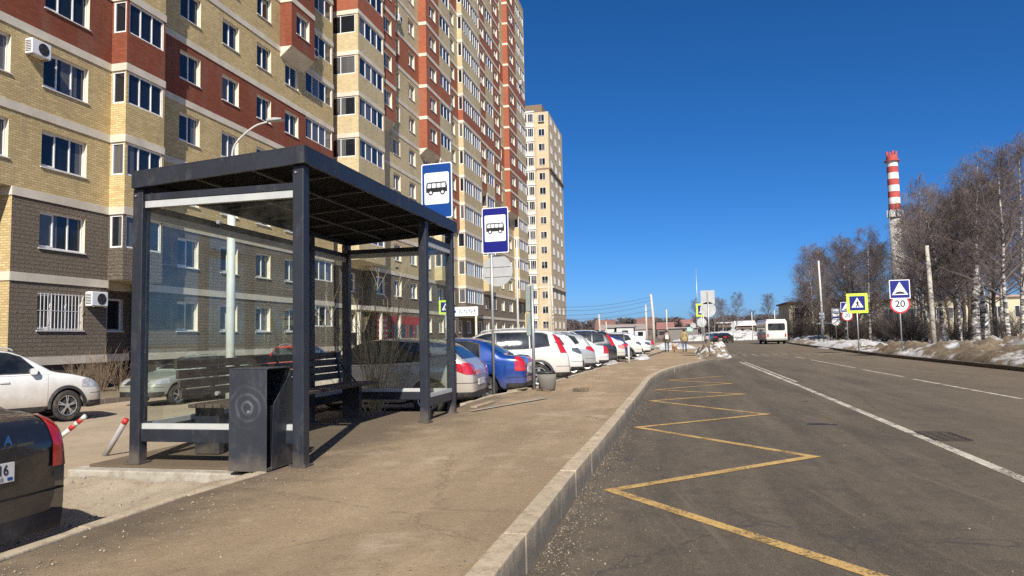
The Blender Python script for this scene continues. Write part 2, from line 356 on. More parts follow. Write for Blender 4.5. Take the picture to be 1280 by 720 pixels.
M['bark'] = simple('dark_bark', (0.075, 0.060, 0.048), 0.95, var=0.35, scale=5, bump=0.6, bscale=25)

# ------------------------------------------------------------------ mesh helpers
class MB:
    def __init__(s): s.v = []; s.f = []; s.m = []
    def quad(s, a, b, c, d, m=0):
        i = len(s.v); s.v += [tuple(a), tuple(b), tuple(c), tuple(d)]; s.f.append((i, i+1, i+2, i+3)); s.m.append(m)
    def poly(s, pts, m=0):
        i = len(s.v); s.v += [tuple(p) for p in pts]; s.f.append(tuple(range(i, i+len(pts)))); s.m.append(m)
    def box(s, x0, x1, y0, y1, z0, z1, m=0, mat=None):
        c = [(x0, y0, z0), (x1, y0, z0), (x1, y1, z0), (x0, y1, z0), (x0, y0, z1), (x1, y0, z1), (x1, y1, z1), (x0, y1, z1)]
        if mat is not None: c = [tuple(mat @ Vector(p)) for p in c]
        i = len(s.v); s.v += c
        for q in ((0, 3, 2, 1), (4, 5, 6, 7), (0, 1, 5, 4), (1, 2, 6, 5), (2, 3, 7, 6), (3, 0, 4, 7)):
            s.f.append(tuple(i+k for k in q)); s.m.append(m)
    def tube(s, pts, rad, n=6, m=0, caps=True):
        pts = [Vector(p) for p in pts]
        if not isinstance(rad, (list, tuple)): rad = [rad]*len(pts)
        base = len(s.v); ref = None
        for k, p in enumerate(pts):
            d = (pts[min(k+1, len(pts)-1)] - pts[max(k-1, 0)])
            d = d.normalized() if d.length > 1e-9 else Vector((0, 0, 1))
            if ref is None: ref = d.orthogonal().normalized()
            a = (ref - d*ref.dot(d))
            a = a.normalized() if a.length > 1e-6 else d.orthogonal().normalized()
            ref = a; b = d.cross(a)
            for j in range(n):
                t = 2*math.pi*j/n
                s.v.append(tuple(p + (a*math.cos(t) + b*math.sin(t))*rad[k]))
        for k in range(len(pts)-1):
            for j in range(n):
                a0 = base+k*n+j; a1 = base+k*n+(j+1) % n
                s.f.append((a0, a1, a1+n, a0+n)); s.m.append(m)
        if caps:
            s.f.append(tuple(base+j for j in reversed(range(n)))); s.m.append(m)
            e = base+(len(pts)-1)*n; s.f.append(tuple(e+j for j in range(n))); s.m.append(m)
    def prism(s, poly, place, d0, d1, m=0):
        """polygon (2D, ccw) extruded from d0 to d1; place(a,b,d)->xyz"""
        n = len(poly); i = len(s.v)
        s.v += [tuple(place(a, b, d0)) for a, b in poly] + [tuple(place(a, b, d1)) for a, b in poly]
        s.f.append(tuple(i+k for k in reversed(range(n)))); s.m.append(m)
        s.f.append(tuple(i+n+k for k in range(n))); s.m.append(m)
        for k in range(n):
            j = (k+1) % n; s.f.append((i+k, i+j, i+n+j, i+n+k)); s.m.append(m)
    def add(s, o, mat=None, dm=0):
        i = len(s.v); s.v += [tuple(mat @ Vector(p)) if mat is not None else p for p in o.v]
        s.f += [tuple(i+k for k in q) for q in o.f]; s.m += [k+dm for k in o.m]
    def mesh(s, name, mats, smooth=False, org=(0, 0, 0), weld=False):
        me = bpy.data.meshes.new(name)
        ox, oy, oz = org
        me.from_pydata([(a-ox, b-oy, c-oz) for a, b, c in s.v], [], s.f)
        for k in (mats if isinstance(mats, (list, tuple)) else [mats]): me.materials.append(k)
        me.polygons.foreach_set('material_index', s.m)
        if smooth: me.polygons.foreach_set('use_smooth', [True]*len(s.f))
        if weld:
            bm = bmesh.new(); bm.from_mesh(me); bmesh.ops.remove_doubles(bm, verts=bm.verts, dist=1e-4)
            bmesh.ops.recalc_face_normals(bm, faces=bm.faces); bm.to_mesh(me); bm.free()
        me.update(); return me
    def build(s, name, mats, parent=None, smooth=False, org=(0, 0, 0), bevel=0.0, weld=False):
        o = link(name, s.mesh(name, mats, smooth, org, weld), parent)
        if bevel:
            b = o.modifiers.new('bevel', 'BEVEL'); b.width = bevel; b.segments = 2; b.limit_method = 'ANGLE'
        return o

def link(name, me, parent=None, loc=None, rz=None):
    o = bpy.data.objects.new(name, me); COL.objects.link(o)
    if parent is not None: o.parent = parent
    if loc is not None: o.location = loc
    if rz is not None: o.rotation_euler = (0, 0, rz)
    return o
def tag(o, label=None, cat=None, group=None, kind=None):
    if label: o['label'] = label
    if cat: o['category'] = cat
    if group: o['group'] = group
    if kind: o['kind'] = kind
    return o
def thing(name, label, cat, loc=(0, 0, 0), rz=0.0, group=None):
    o = bpy.data.objects.new(name, None); COL.objects.link(o); o.empty_display_size = 0.3
    o.location = loc; o.rotation_euler = (0, 0, rz)
    return tag(o, label, cat, group)
def structure(name, mb, mats, smooth=False, **kw):
    return tag(mb.build(name, mats, None, smooth, **kw), kind='structure')
def copy_tree(o, parent=None):
    c = o.copy(); COL.objects.link(c)
    if parent is not None: c.parent = parent
    for ch in list(o.children): copy_tree(ch, c)
    return c
def text_mb(body, size, m=0, xscale=1.0):
    cu = bpy.data.curves.new('t', 'FONT'); cu.body = body; cu.size = size; cu.align_x = 'CENTER'; cu.align_y = 'CENTER'
    cu.offset = size*0.012
    o = bpy.data.objects.new('t', cu); me = bpy.data.meshes.new_from_object(o)
    mb = MB(); mb.v = [(v.co.x*xscale, v.co.y, v.co.z) for v in me.vertices]
    mb.f = [tuple(p.vertices) for p in me.polygons]; mb.m = [m]*len(mb.f)
    bpy.data.objects.remove(o); bpy.data.curves.remove(cu); bpy.data.meshes.remove(me)
    return mb
def circle(cx, cy, rx, ry=None, n=28, a0=0, a1=360):
    ry = rx if ry is None else ry
    k = n if a1-a0 >= 360 else n+1
    return [(cx+rx*math.cos(R(a0+(a1-a0)*i/n)), cy+ry*math.sin(R(a0+(a1-a0)*i/n))) for i in range(k)]
def rrect(x0, x1, y0, y1, r, n=5):
    p = []
    for cx, cy, a in ((x1-r, y1-r, 0), (x0+r, y1-r, 90), (x0+r, y0+r, 180), (x1-r, y0+r, 270)):
        p += [(cx+r*math.cos(R(a+90*i/n)), cy+r*math.sin(R(a+90*i/n))) for i in range(n+1)]
    return p

# ------------------------------------------------------------------ the ground
def lerp_path(pts, step):
    out = []
    for a, b in zip(pts[:-1], pts[1:]):
        n = max(1, int((Vector(b)-Vector(a)).length/step))
        out += [tuple(Vector(a).lerp(Vector(b), k/n)) for k in range(n)]
    return out + [tuple(pts[-1])]
def crom(pts, n=6):
    """Catmull-Rom through the points"""
    P = [Vector(p) for p in pts]; P = [2*P[0]-P[1]] + P + [2*P[-1]-P[-2]]; out = []
    for i in range(1, len(P)-2):
        a, b, c, d = P[i-1:i+3]
        for k in range(n):
            t = k/n
            out.append(0.5*((2*b) + (c-a)*t + (2*a-5*b+4*c-d)*t*t + (3*b-a-3*c+d)*t**3))
    return [tuple(v) for v in out+[P[-2]]]
g = MB()
for y0, y1 in ((-300, -30), (-30, 130), (130, 4500)):
    for x0, x1, zl, zr_ in ((-2500, -22, -0.45, -0.45), (-22, -8.05, -0.45, -0.45), (-8.05, -8.0, -0.45, -0.06), (-8.0, 2500, -0.06, -0.06)):
        g.quad((x0, y0, zl), (x1, y0, zr_), (x1, y1, zr_), (x0, y1, zl))
structure('ground', g, M['earth'], weld=True)
# carriageway: left edge follows the bus bay, right edge the far kerb
ROADL = crom([(-0.95, -12), (-0.94, 0), (-0.92, 5), (-0.87, 8), (-0.80, 12), (-0.74, 16), (-0.66, 20.8), (-0.12, 26.3), (1.30, 34.5), (2.2, 40), (2.9, 52), (3.6, 70), (4.8, 90), (8, 118), (20, 160), (50, 210), (110, 260)], 5)
ROADR = crom([(10.8, -12), (10.8, 0), (10.8, 8), (10.8, 16), (10.8, 25), (10.82, 33), (10.85, 41), (11.2, 50), (11.6, 58), (12.3, 72), (13.9, 95), (18, 120), (30, 152), (58, 194), (116, 240)], 5)
g = MB()
for a, b, c, d in zip(ROADL[:-1], ROADR[:-1], ROADR[1:], ROADL[1:]):
    g.quad((*a[:2], 0), (*b[:2], 0), (*c[:2], 0), (*d[:2], 0))
structure('road', g, M['asphalt'], weld=True)
# parking lot
g = MB()
LOTX = [(-17.6, -0.37), (-10.6, -0.37), (-9.6, -0.24), (-8.6, -0.07), (-8.0, -0.02)]
for y0, y1 in ((-30, 6.0), (6.0, 12), (12, 25), (25, 45), (45, 75), (75, 130)):
    R_ = lambda y: -3.5 if y < 18 else (-3.5+(y-18)*0.052 if y < 75 else -0.5)
    for (xa, za), (xb, zb) in zip(LOTX[:-1], LOTX[1:]): g.quad((xa, y0, za), (xb, y0, zb), (xb, y1, zb), (xa, y1, za))
    g.quad((-8.0, y0, -0.02), (R_(y0), y0, -0.02), (R_(y1), y1, -0.02), (-8.0, y1, -0.02))
structure('parking_lot', g, M['lot'], weld=True)
# pavement slab, its height falling to the road beyond the bay
def walk_z(y): return 0.22 if y < 28 else max(0.05, 0.22 - (y-28)*0.014)
LEFT = [(-3.78, -8), (-3.76, 3.3), (-3.86, 4.6), (-3.78, 5.7), (-3.74, 6.25), (-3.74, 11.4), (-3.80, 12.5), (-3.74, 14.4), (-3.52, 15.4), (-3.25, 16.4), (-3.12, 20), (-2.72, 27), (-2.2, 36), (-1.55, 46), (-0.9, 56), (0.2, 75), (1.8, 100)]
RIGHT = [(-1.09, -8), (-1.08, 3.3), (-1.07, 4.6), (-1.06, 5.7), (-1.05, 6.25), (-0.96, 11.4), (-0.94, 12.5), (-0.91, 14.4), (-0.90, 15.4), (-0.88, 16.4), (-0.82, 20), (-0.2, 27), (1.35, 36), (2.25, 46), (2.9, 56), (3.7, 75), (5.3, 100)]
g = MB(); NX = 14
for (a, b, c, d) in zip(LEFT[:-1], RIGHT[:-1], RIGHT[1:], LEFT[1:]):
    n = max(1, int((d[1]-a[1])/0.8))
    for k in range(n):
        for i in range(NX):
            def pt(u, v):
                l = (a[0]+(d[0]-a[0])*v, a[1]+(d[1]-a[1])*v); r = (b[0]+(c[0]-b[0])*v, b[1]+(c[1]-b[1])*v)
                x = l[0]+(r[0]-l[0])*u; y = l[1]+(r[1]-l[1])*u
                e = 0 if u in (0, 1) else 1
                return (x, y, walk_z(y)+e*0.018*(noise.noise((x*0.9, y*0.5, 3))))
            g.quad(pt(i/NX, k/n), pt((i+1)/NX, k/n), pt((i+1)/NX, (k+1)/n), pt(i/NX, (k+1)/n))
structure('pavement', g, M['walk'], smooth=True, weld=True)
# shelter pad
g = MB(); g.box(-5.95, -3.735, 6.22, 11.42, -0.03, 0.215)
structure('shelter_pad', g, M['walk'])
g = MB()
g.box(-6.06, -3.9, 6.05, 6.215, -0.03, 0.19); g.box(-6.06, -5.955, 6.215, 11.42, -0.03, 0.19)
g.box(-6.06, -3.85, 11.425, 11.57, -0.03, 0.20)
structure('pad_edging', g, M['concrete'], bevel=0.015)
# kerb stones
def kerb(name, path, wd, top, seed, low=-0.05, length=1.0, bevel=0.010, zf=None, gap=0.003, mat=None):
    rnd = random.Random(seed); g = MB(); P = [Vector((p[0], p[1], 0)) for p in lerp_path([(*p[:2], 0) for p in path], 0.05)]
    acc = 0; a = P[0]; out = []
    for p, q in zip(P[:-1], P[1:]):
        acc += (q-p).length
        if acc >= length: out.append((a, q)); a = q; acc = 0
    for a, b in out:
        d = (b-a); L = d.length; d.normalize(); n = Vector((d.y, -d.x, 0))
        dz = rnd.uniform(-0.005, 0.005); dn = rnd.uniform(-0.006, 0.006)
        mt = Matrix(((d.x, n.x, 0, a.x+n.x*dn), (d.y, n.y, 0, a.y+n.y*dn), (0, 0, 1, 0), (0, 0, 0, 1)))
        t = top if zf is None else zf(a.y)
        g.box(gap, L-gap, -wd/2, wd/2, low, t+dz, 0, mt)
    return structure(name, g, mat or M['kerb'], bevel=bevel)
kerb('bay_kerb', [(p[0]-0.075, p[1]) for p in ROADL if -8 < p[1] < 41], 0.15, 0.25, 3, zf=lambda y: walk_z(y)+0.012)
kerb('far_kerb', [(p[0]+0.09, p[1]) for p in ROADR if p[1] < 150], 0.18, 0.15, 4, mat=concrete('shade_toned_kerb', (0.10, 0.085, 0.065)))  # dark concrete colour carries the shade on the far kerb
kerb('inner_edging', [(x-0.055, y) for x, y in LEFT[:5]], 0.11, 0.235, 5, bevel=0.012)
kerb('inner_edging', [(x-0.05, y) for x, y in LEFT[6:14]], 0.10, 0.24, 6, bevel=0.012, zf=lambda y: walk_z(y)+0.02)
# sand beside the shelter pad, in front of the near car
g = MB(); NX, NY = 40, 40
def pit(x, y):
    e = max(0, 1-abs(x+5.0)/1.4)
    return 0.02+0.05*noise.noise((x*1.7, y*1.7, 1))+0.02*noise.noise((x*6, y*6, 2))+0.10*max(0, 1-abs(y-5.95)/0.55)+0.09*max(0, 1-abs(x+3.95)/0.5)
for i in range(NX):
    for j in range(NY):
        X = [-6.6+2.72*k/NX for k in (i, i+1)]; Y = [2.2+3.83*k/NY for k in (j, j+1)]
        g.quad((X[0], Y[0], pit(X[0], Y[0])), (X[1], Y[0], pit(X[1], Y[0])), (X[1], Y[1], pit(X[1], Y[1])), (X[0], Y[1], pit(X[0], Y[1])))
structure('sand_ground', g, M['sand'], smooth=True, weld=True)
# light trodden streak along the inner side of the pavement is in the material; painted marks follow
def stripe(mb, a, b, wd, z=0.004, trim=(0, 0)):
    a = Vector((*a, 0)); b = Vector((*b, 0)); d = (b-a).normalized(); n = Vector((d.y, -d.x, 0))*wd/2
    a = a-d*trim[0]; b = b+d*trim[1]
    L = (b-a).length; k = max(1, int(L/0.5))
    for i in range(k):
        p = a.lerp(b, i/k); q = a.lerp(b, (i+1)/k)
        mb.quad((p.x-n.x, p.y-n.y, z), (p.x+n.x, p.y+n.y, z), (q.x+n.x, q.y+n.y, z), (q.x-n.x, q.y-n.y, z))
ZZ = [(1.52, 2.55), (1.32, 4.28), (-0.62, 6.66), (1.50, 8.72), (-0.60, 11.18), (1.52, 13.10), (-0.53, 15.62), (1.53, 17.35), (-0.50, 18.75), (1.52, 21.0), (-0.2, 22.6), (1.5, 24.6)]
ZZ[0] = (3.35, 2.0)
g2 = MB(); stripe(g2, (2.95, 2.3), ZZ[2], 0.12, 0.004, (0, 0.05))
for k in range(2, len(ZZ)-1): stripe(g2, ZZ[k], ZZ[k+1], 0.12, 0.0065 if k % 2 == 0 else 0.004, (0.05, 0.05))
structure('bus_bay_marking', g2, M['yellow_line'])
g = MB(); stripe(g, (3.12, -6), (3.16, 20), 0.13); stripe(g, (3.16, 20), (3.08, 36.5), 0.13)
stripe(g, (3.34, 21.5), (3.30, 36.5), 0.09)
structure('centre_line', g, M['white_line'])
g = MB()
for a, b in ((6, 9), (11.8, 14.6), (16.0, 22.4), (23.4, 28.0), (29.2, 38), (40, 43)): stripe(g, (6.68, a), (6.62, b), 0.11)
structure('lane_line', g, M['white_line'])
g = MB()
for k in range(13): stripe(g, (3.0+k*0.62, 45.5), (3.15+k*0.62, 49.5), 0.30)
stripe(g, (2.4, 44.2), (10.8, 43.6), 0.3); stripe(g, (2.8, 51.4), (11.0, 51.0), 0.3)
structure('crossing_marking', g, M['faint_line'])
# tar patches
g = MB()
for (cx, cy, rx, ry, sd) in ((2.10, 11.75, 0.17, 0.10, 1), (2.31, 11.68, 0.07, 0.05, 2), (2.55, 15.5, 0.06, 0.03, 3)):
    g.poly([(cx+rx*math.cos(t*0.524)*(1+0.5*noise.noise((t*0.9, sd, 0))), cy+ry*math.sin(t*0.524)*(1+0.5*noise.noise((t*0.9, sd, 5))), 0.0035) for t in range(12)])
structure('tar_patch', g, simple('tar', (0.022, 0.02, 0.018), 0.6))
# drain
d = thing('storm_drain', 'cast iron storm drain grate set in the road beside the centre line', 'drain', (3.42, 10.50, 0))
g = MB()
for x0, x1, y0, y1 in ((-0.22, 0.22, -0.42, -0.37), (-0.22, 0.22, 0.37, 0.42), (-0.22, -0.18, -0.37, 0.37), (0.18, 0.22, -0.37, 0.37)): g.box(x0, x1, y0, y1, 0.001, 0.011)
g.build('frame', simple('cast_iron', (0.050, 0.040, 0.030), 0.7, 0.3, 0.3, 20), d)
g = MB()
for k in range(7): g.box(-0.18, 0.18, -0.345+k*0.108, -0.305+k*0.108, 0.003, 0.009)
for k in (-0.06, 0.06): g.box(k-0.016, k+0.016, -0.37, 0.37, 0.002, 0.0105)
g.build('grate', simple('iron_bars', (0.085, 0.066, 0.048), 0.7, 0.3, 0.3, 20), d)
g = MB(); g.quad((-0.18, -0.37, 0.002), (0.18, -0.37, 0.002), (0.18, 0.37, 0.002), (-0.18, 0.37, 0.002)); g.build('pit', M['underbody'], d)
# grit along the kerb foot and crumbs on the walk
def grit(name, n, fn, mat, smin, smax, seed):
    rnd = random.Random(seed); g = MB()
    for _ in range(n):
        x, y, z = fn(rnd); s = smin*(smax/smin)**(rnd.random()**2.2)
        a = rnd.random()*6.28; p = []
        for k in range(5): p.append((x+s*math.cos(a+k*1.257)*rnd.uniform(.7, 1.2), y+s*math.sin(a+k*1.257)*rnd.uniform(.7, 1.2), z-0.002))
        i = len(g.v); g.v += p+[(x+s*0.2, y, z+s*rnd.uniform(.5, 1.0))]
        for k in range(5): g.f.append((i+k, i+(k+1) % 5, i+5)); g.m.append(rnd.randrange(len(mat)))
    o = g.build(name, mat); tag(o, kind='stuff'); return o
PEB = [simple('grit_pale', (0.34, 0.27, 0.19), 0.9), simple('grit_brown', (0.2, 0.15, 0.1), 0.9), simple('grit_grey', (0.16, 0.15, 0.14), 0.9)]
tag(grit('gravel', 5200, lambda r: (-0.80+r.expovariate(7.0)-0.10, 3.0+18*r.random()**1.5, 0.0), PEB, 0.003, 0.011, 1), 'pale grit gathered along the foot of the bus bay kerb', 'grit')
tag(grit('gravel', 420, lambda r: (-3.70+abs(r.gauss(0, 0.38)), r.uniform(2.6, 6.3), 0.225), PEB, 0.003, 0.012, 2), 'crumbs of stone and asphalt along the inner edging of the pavement', 'grit')
tag(grit('gravel', 1000, lambda r: (lambda x, y: (x, y, pit(x, y)))(r.uniform(-6.3, -3.98), r.uniform(2.6, 5.95)), PEB, 0.005, 0.028, 3), 'loose pebbles on the sand beside the dark car', 'grit')
tag(grit('gravel', 900, lambda r: (r.uniform(-3.5, -1.1), 2.8+16*r.random()**1.7, 0.224), PEB, 0.003, 0.010, 4), 'scattered small stones over the sandy pavement', 'grit')
tag(grit('gravel', 700, lambda r: (r.uniform(-0.4, 9.5), 2.8+16*r.random()**1.7, 0.0), PEB, 0.003, 0.011, 5), 'scattered small stones over the asphalt road', 'grit')
# right hand verge: dirt bank with old snow, then snow field
def vr(y):
    for a, b in zip(ROADR[:-1], ROADR[1:]):
        if a[1] <= y <= b[1]: return a[0]+(b[0]-a[0])*(y-a[1])/(b[1]-a[1])
    return ROADR[-1][0]
g = MB(); NX, NY = 60, 330
def bank(u, y):
    x = vr(y)+0.18+u*8.5
    prof = min(1, u/0.16)**0.8*(1 if u < 0.5 else max(0, 1-(u-0.5)/0.5))
    k = 0.45+0.55*min(1, max(0, (60-y)/22)) if y < 75 else 0.40
    k = min(k, 0.30+max(0, (y-43)/60)) if 43 < y < 62 else k
    h = prof*k*(0.52+0.50*noise.noise((x*0.42, y*0.22, 4))+0.26*noise.noise((x*1.1, y*0.7, 9))+0.12*noise.noise((x*3, y*2.4, 7))+0.05*noise.noise((x*8, y*7, 7)))
    h = h*(1.22 if y < 38 else max(1, 1.22-(y-38)*0.05))+prof*(0.16*noise.noise((x*2.1, y*1.6, 3))+0.13*noise.noise((x*4.5, y*3.2, 2))+0.10*abs(noise.noise((x*9, y*6, 2))))
    return (x, y, 0.10*min(1, u*30)-0.02+max(0, h))
for j in range(NY):
    y0, y1 = [4+146*((k/NY)**1.25) for k in (j, j+1)]
    for i in range(NX):
        g.quad(bank(i/NX, y0), bank((i+1)/NX, y0), bank((i+1)/NX, y1), bank(i/NX, y1))
structure('dirt_bank', g, M['bank'], smooth=True, weld=True)
g = MB(); NX, NY = 40, 50
def fieldp(i, j):
    x = 12+100*(i/NX)**1.3; y = 5+190*(j/NY)
    return (x+max(0, vr(min(y, 240))-10.8), y, 0.10+0.12*noise.noise((x*0.2, y*0.15, 1)))
for i in range(NX):
    for j in range(NY): g.quad(fieldp(i, j), fieldp(i+1, j), fieldp(i+1, j+1), fieldp(i, j+1))
structure('snow_ground', g, M['snowfield'], smooth=True, weld=True)
# strip in front of the apartment block
g = MB(); g.box(-22.5, -17.5, -50, 112, -0.5, -0.22)
structure('lawn_strip', g, earth('dry_lawn', (0.9, 0.95), (0.10, 0.085, 0.045), (0.24, 0.19, 0.11)))
kerb('lawn_kerb', [(-17.45, 0), (-17.45, 110)], 0.12, -0.2, 8, low=-0.5)
M['heap'] = earth('snow_dirt_lumps', (0.50, 0.56), (0.07, 0.052, 0.035), (0.30, 0.22, 0.14), 1.5)
def mound(name, label, cat, c, rx, ry, h, mat, seed, rz=0, n=26, rough=0.35, group=None, kind='structure'):
    g = MB(); cs, sn = math.cos(rz), math.sin(rz)
    def P(i, j):
        a, b = 2*i/n-1, 2*j/n-1
        x, y = a*math.sqrt(max(0, 1-b*b/2)), b*math.sqrt(max(0, 1-a*a/2)); r = min(1, math.hypot(x, y))
        wob = 1+0.25*noise.noise((x*1.5+seed, y*1.5, seed))
        X, Y = x*rx*wob, y*ry*wob
        z = h*(1-r*r)*(0.8+rough*noise.noise((X*1.1+seed, Y*1.1, 0))+rough*0.7*noise.noise((X*3+seed, Y*3, 5)))-0.03
        return (c[0]+X*cs-Y*sn, c[1]+X*sn+Y*cs, c[2]+z)
    for i in range(n):
        for j in range(n): g.quad(P(i, j), P(i+1, j), P(i+1, j+1), P(i, j+1))
    o = g.build(name, mat, None, True, weld=True)
    return tag(o, label, cat, group, kind)
mound('snow_heap', 'grey snow heap beside the kerb with three sign posts', 'snow', (2.35, 47.5, 0.02), 1.25, 6.0, 0.68, M['heap'], 3, n=60, rough=1.1)
mound('dirt_heap', 'brown dirt heap at the end of the bus bay kerb', 'dirt', (1.85, 41.0, 0.02), 0.9, 2.2, 0.16, M['bank'], 5)
mound('snow_heap', 'long snow heap behind the sign posts left of the road', 'snow', (2.6, 60, 0.0), 1.2, 9, 0.55, M['snow'], 8)
mound('snow_heap', 'white snow heap between the pavement and the parked cars', 'snow', (-2.85, 32.0, 0.0), 0.55, 2.6, 0.34, M['snow'], 11)
mound('snow_heap', 'small snow heap at the pavement edge near the walkers', 'snow', (-1.9, 41.5, 0.0), 0.5, 3.0, 0.36, M['snow'], 14)
mound('snow_heap', 'snow heap across the pavement end beyond the walkers', 'snow', (-0.3, 70, 0.0), 2.6, 3, 0.7, M['snow'], 17)
mound('snow_heap', 'large snow heap beyond the dark parked cars', 'snow', (12, 150, 0.0), 12, 6, 2.2, M['snow'], 21)
mound('snow_heap', 'snow bank behind the bus on the right verge', 'snow', (18.5, 103, 0.0), 3.5, 5, 1.0, M['snow'], 23)
mound('dirt_heap', 'bare brown earth heap by the speed limit sign', 'dirt', (12.6, 45.0, 0.05), 1.1, 3.0, 0.75, earth('brown_heap', (0.7, 0.8), (0.09, 0.06, 0.035), (0.25, 0.17, 0.095)), 25)
mound('snow_heap', 'smooth snow bank behind the pedestrian crossing sign', 'snow', (14.0, 62, 0.05), 2.6, 13, 0.75, M['snow'], 27)
#@@PART2
# ------------------------------------------------------------------ apartment block
FX = -22.0; Z0 = 1.1; SH = 2.95; NF = 17
WINS = []        # (x, y, z0, angle, width, height, panes)
COLS = [  # y0, y1, kind, windows [(ya, yb, panes)]
 (-55.0, 6.0, 'plain', [(-53.5+4.2*k, -51.9+4.2*k, 2) for k in range(14)]),
 (6.0, 19.45, 'near', [(11.0, 12.9, 3), (17.7, 19.25, 3)]),
 (19.45, 23.7, 'plain', [(20.55, 22.55, 3)]),
 (23.7, 25.9, 'bay', [(23.82, 25.78, 3)]),
 (25.9, 36.3, 'plain', [(27.75, 29.2, 2), (30.9, 32.3, 2), (33.95, 35.35, 2)]),
 (36.3, 39.0, 'box', [(36.85, 38.35, 2)]),
 (39.0, 42.9, 'loggia', [(39.25, 42.7, 4)]),
 (42.9, 44.4, 'gap', []),
 (44.4, 48.9, 'bigbay', [(44.6, 48.7, 4)]),
 (48.9, 52.2, 'box', [(49.8, 51.4, 2)]),
 (52.2, 59.6, 'plain', [(53.4, 54.9, 2), (57.0, 58.5, 2)]),
 (59.6, 63.3, 'box', [(60.6, 62.3, 2)]),
 (63.3, 66.8, 'bay2', [(63.55, 66.55, 3)]),
 (66.8, 70.7, 'mixbox', [(67.8, 69.5, 2)]),
 (70.7, 77.8, 'bigbay2', [(71.0, 74.1, 4), (74.4, 77.5, 4)]),
 (77.8, 80.6, 'box', [(78.4, 80.1, 2)]),
 (80.6, 84.4, 'bay2', [(80.9, 84.1, 3)]),
 (84.4, 88.0, 'box', [(85.2, 87.0, 2)]),
 (88.0, 93.0, 'plain', [(89.8, 91.4, 2)]),
 (93.0, 98.0, 'box', [(94.2, 96.4, 2)]),
 (98.0, 104.5, 'bay2', [(98.4, 101.0, 3), (101.6, 104.1, 3)]),
]
def offs(kind, f):
    if kind == 'near': return -0.9 if f <= 2 else 0.0
    if kind == 'bay': return -0.9 if f == 1 else 0.72
    if kind == 'box': return 0.75 if f >= 7 else 0.0
    if kind == 'mixbox': return 0.30 if f >= 5 else 0.0
    if kind == 'gap': return -1.6
    if kind == 'bigbay': return -0.6 if f <= 2 else 1.15
    if kind == 'bay2': return 0.0 if f <= 2 else 0.75
    if kind == 'bigbay2': return -0.4 if f == 1 else 0.85
    return 0.0
MATS = ['yellow', 'red', 'stone', 'darkred', 'reveal', 'band', 'plinth', 'yellow_pale', 'red_pale']
def colour(kind, f, y):
    c = colour0(kind, f, y)
    return {0: 7, 1: 8}.get(c, c) if y > 43 else c
def colour0(kind, f, y):
    if kind == 'gap': return 3 if f > 2 else 2
    if f <= 2: return 2
    if kind == 'bigbay' and f == 3: return 0
    if kind == 'box' and f >= 7: return 1
    if kind == 'mixbox' and f >= 5: return 1 if f % 4 in (1, 2) else 0
    if y < 43 and f == 5: return 1
    if y > 43 and f == 9 and kind not in ('mixbox',): return 1
    if y > 43 and f in (13, 14) and kind in ('plain', 'bay2'): return 1 if f == 13 else 0
    return 0
wall = MB(); band = MB()
def panel(mb, O, U, N, wd, z0, z1, holes, m, depth=0.16, mr=4):
    P = lambda u, z, d=0: (O[0]+U[0]*u-N[0]*d, O[1]+U[1]*u-N[1]*d, z)
    u = 0
    for (a, b, lo, hi) in holes:
        if a > u: mb.quad(P(u, z0), P(a, z0), P(a, z1), P(u, z1), m)
        if lo > z0: mb.quad(P(a, z0), P(b, z0), P(b, lo), P(a, lo), m)
        if z1 > hi: mb.quad(P(a, hi), P(b, hi), P(b, z1), P(a, z1), m)
        mb.quad(P(a, lo), P(a, lo, depth), P(a, hi, depth), P(a, hi), mr)
        mb.quad(P(b, lo, depth), P(b, lo), P(b, hi), P(b, hi, depth), mr)
        mb.quad(P(a, lo), P(b, lo), P(b, lo, depth), P(a, lo, depth), mr)
        mb.quad(P(a, hi, depth), P(b, hi, depth), P(b, hi), P(a, hi), mr)
        u = b
    if u < wd: mb.quad(P(u, z0), P(wd, z0), P(wd, z1), P(u, z1), m)
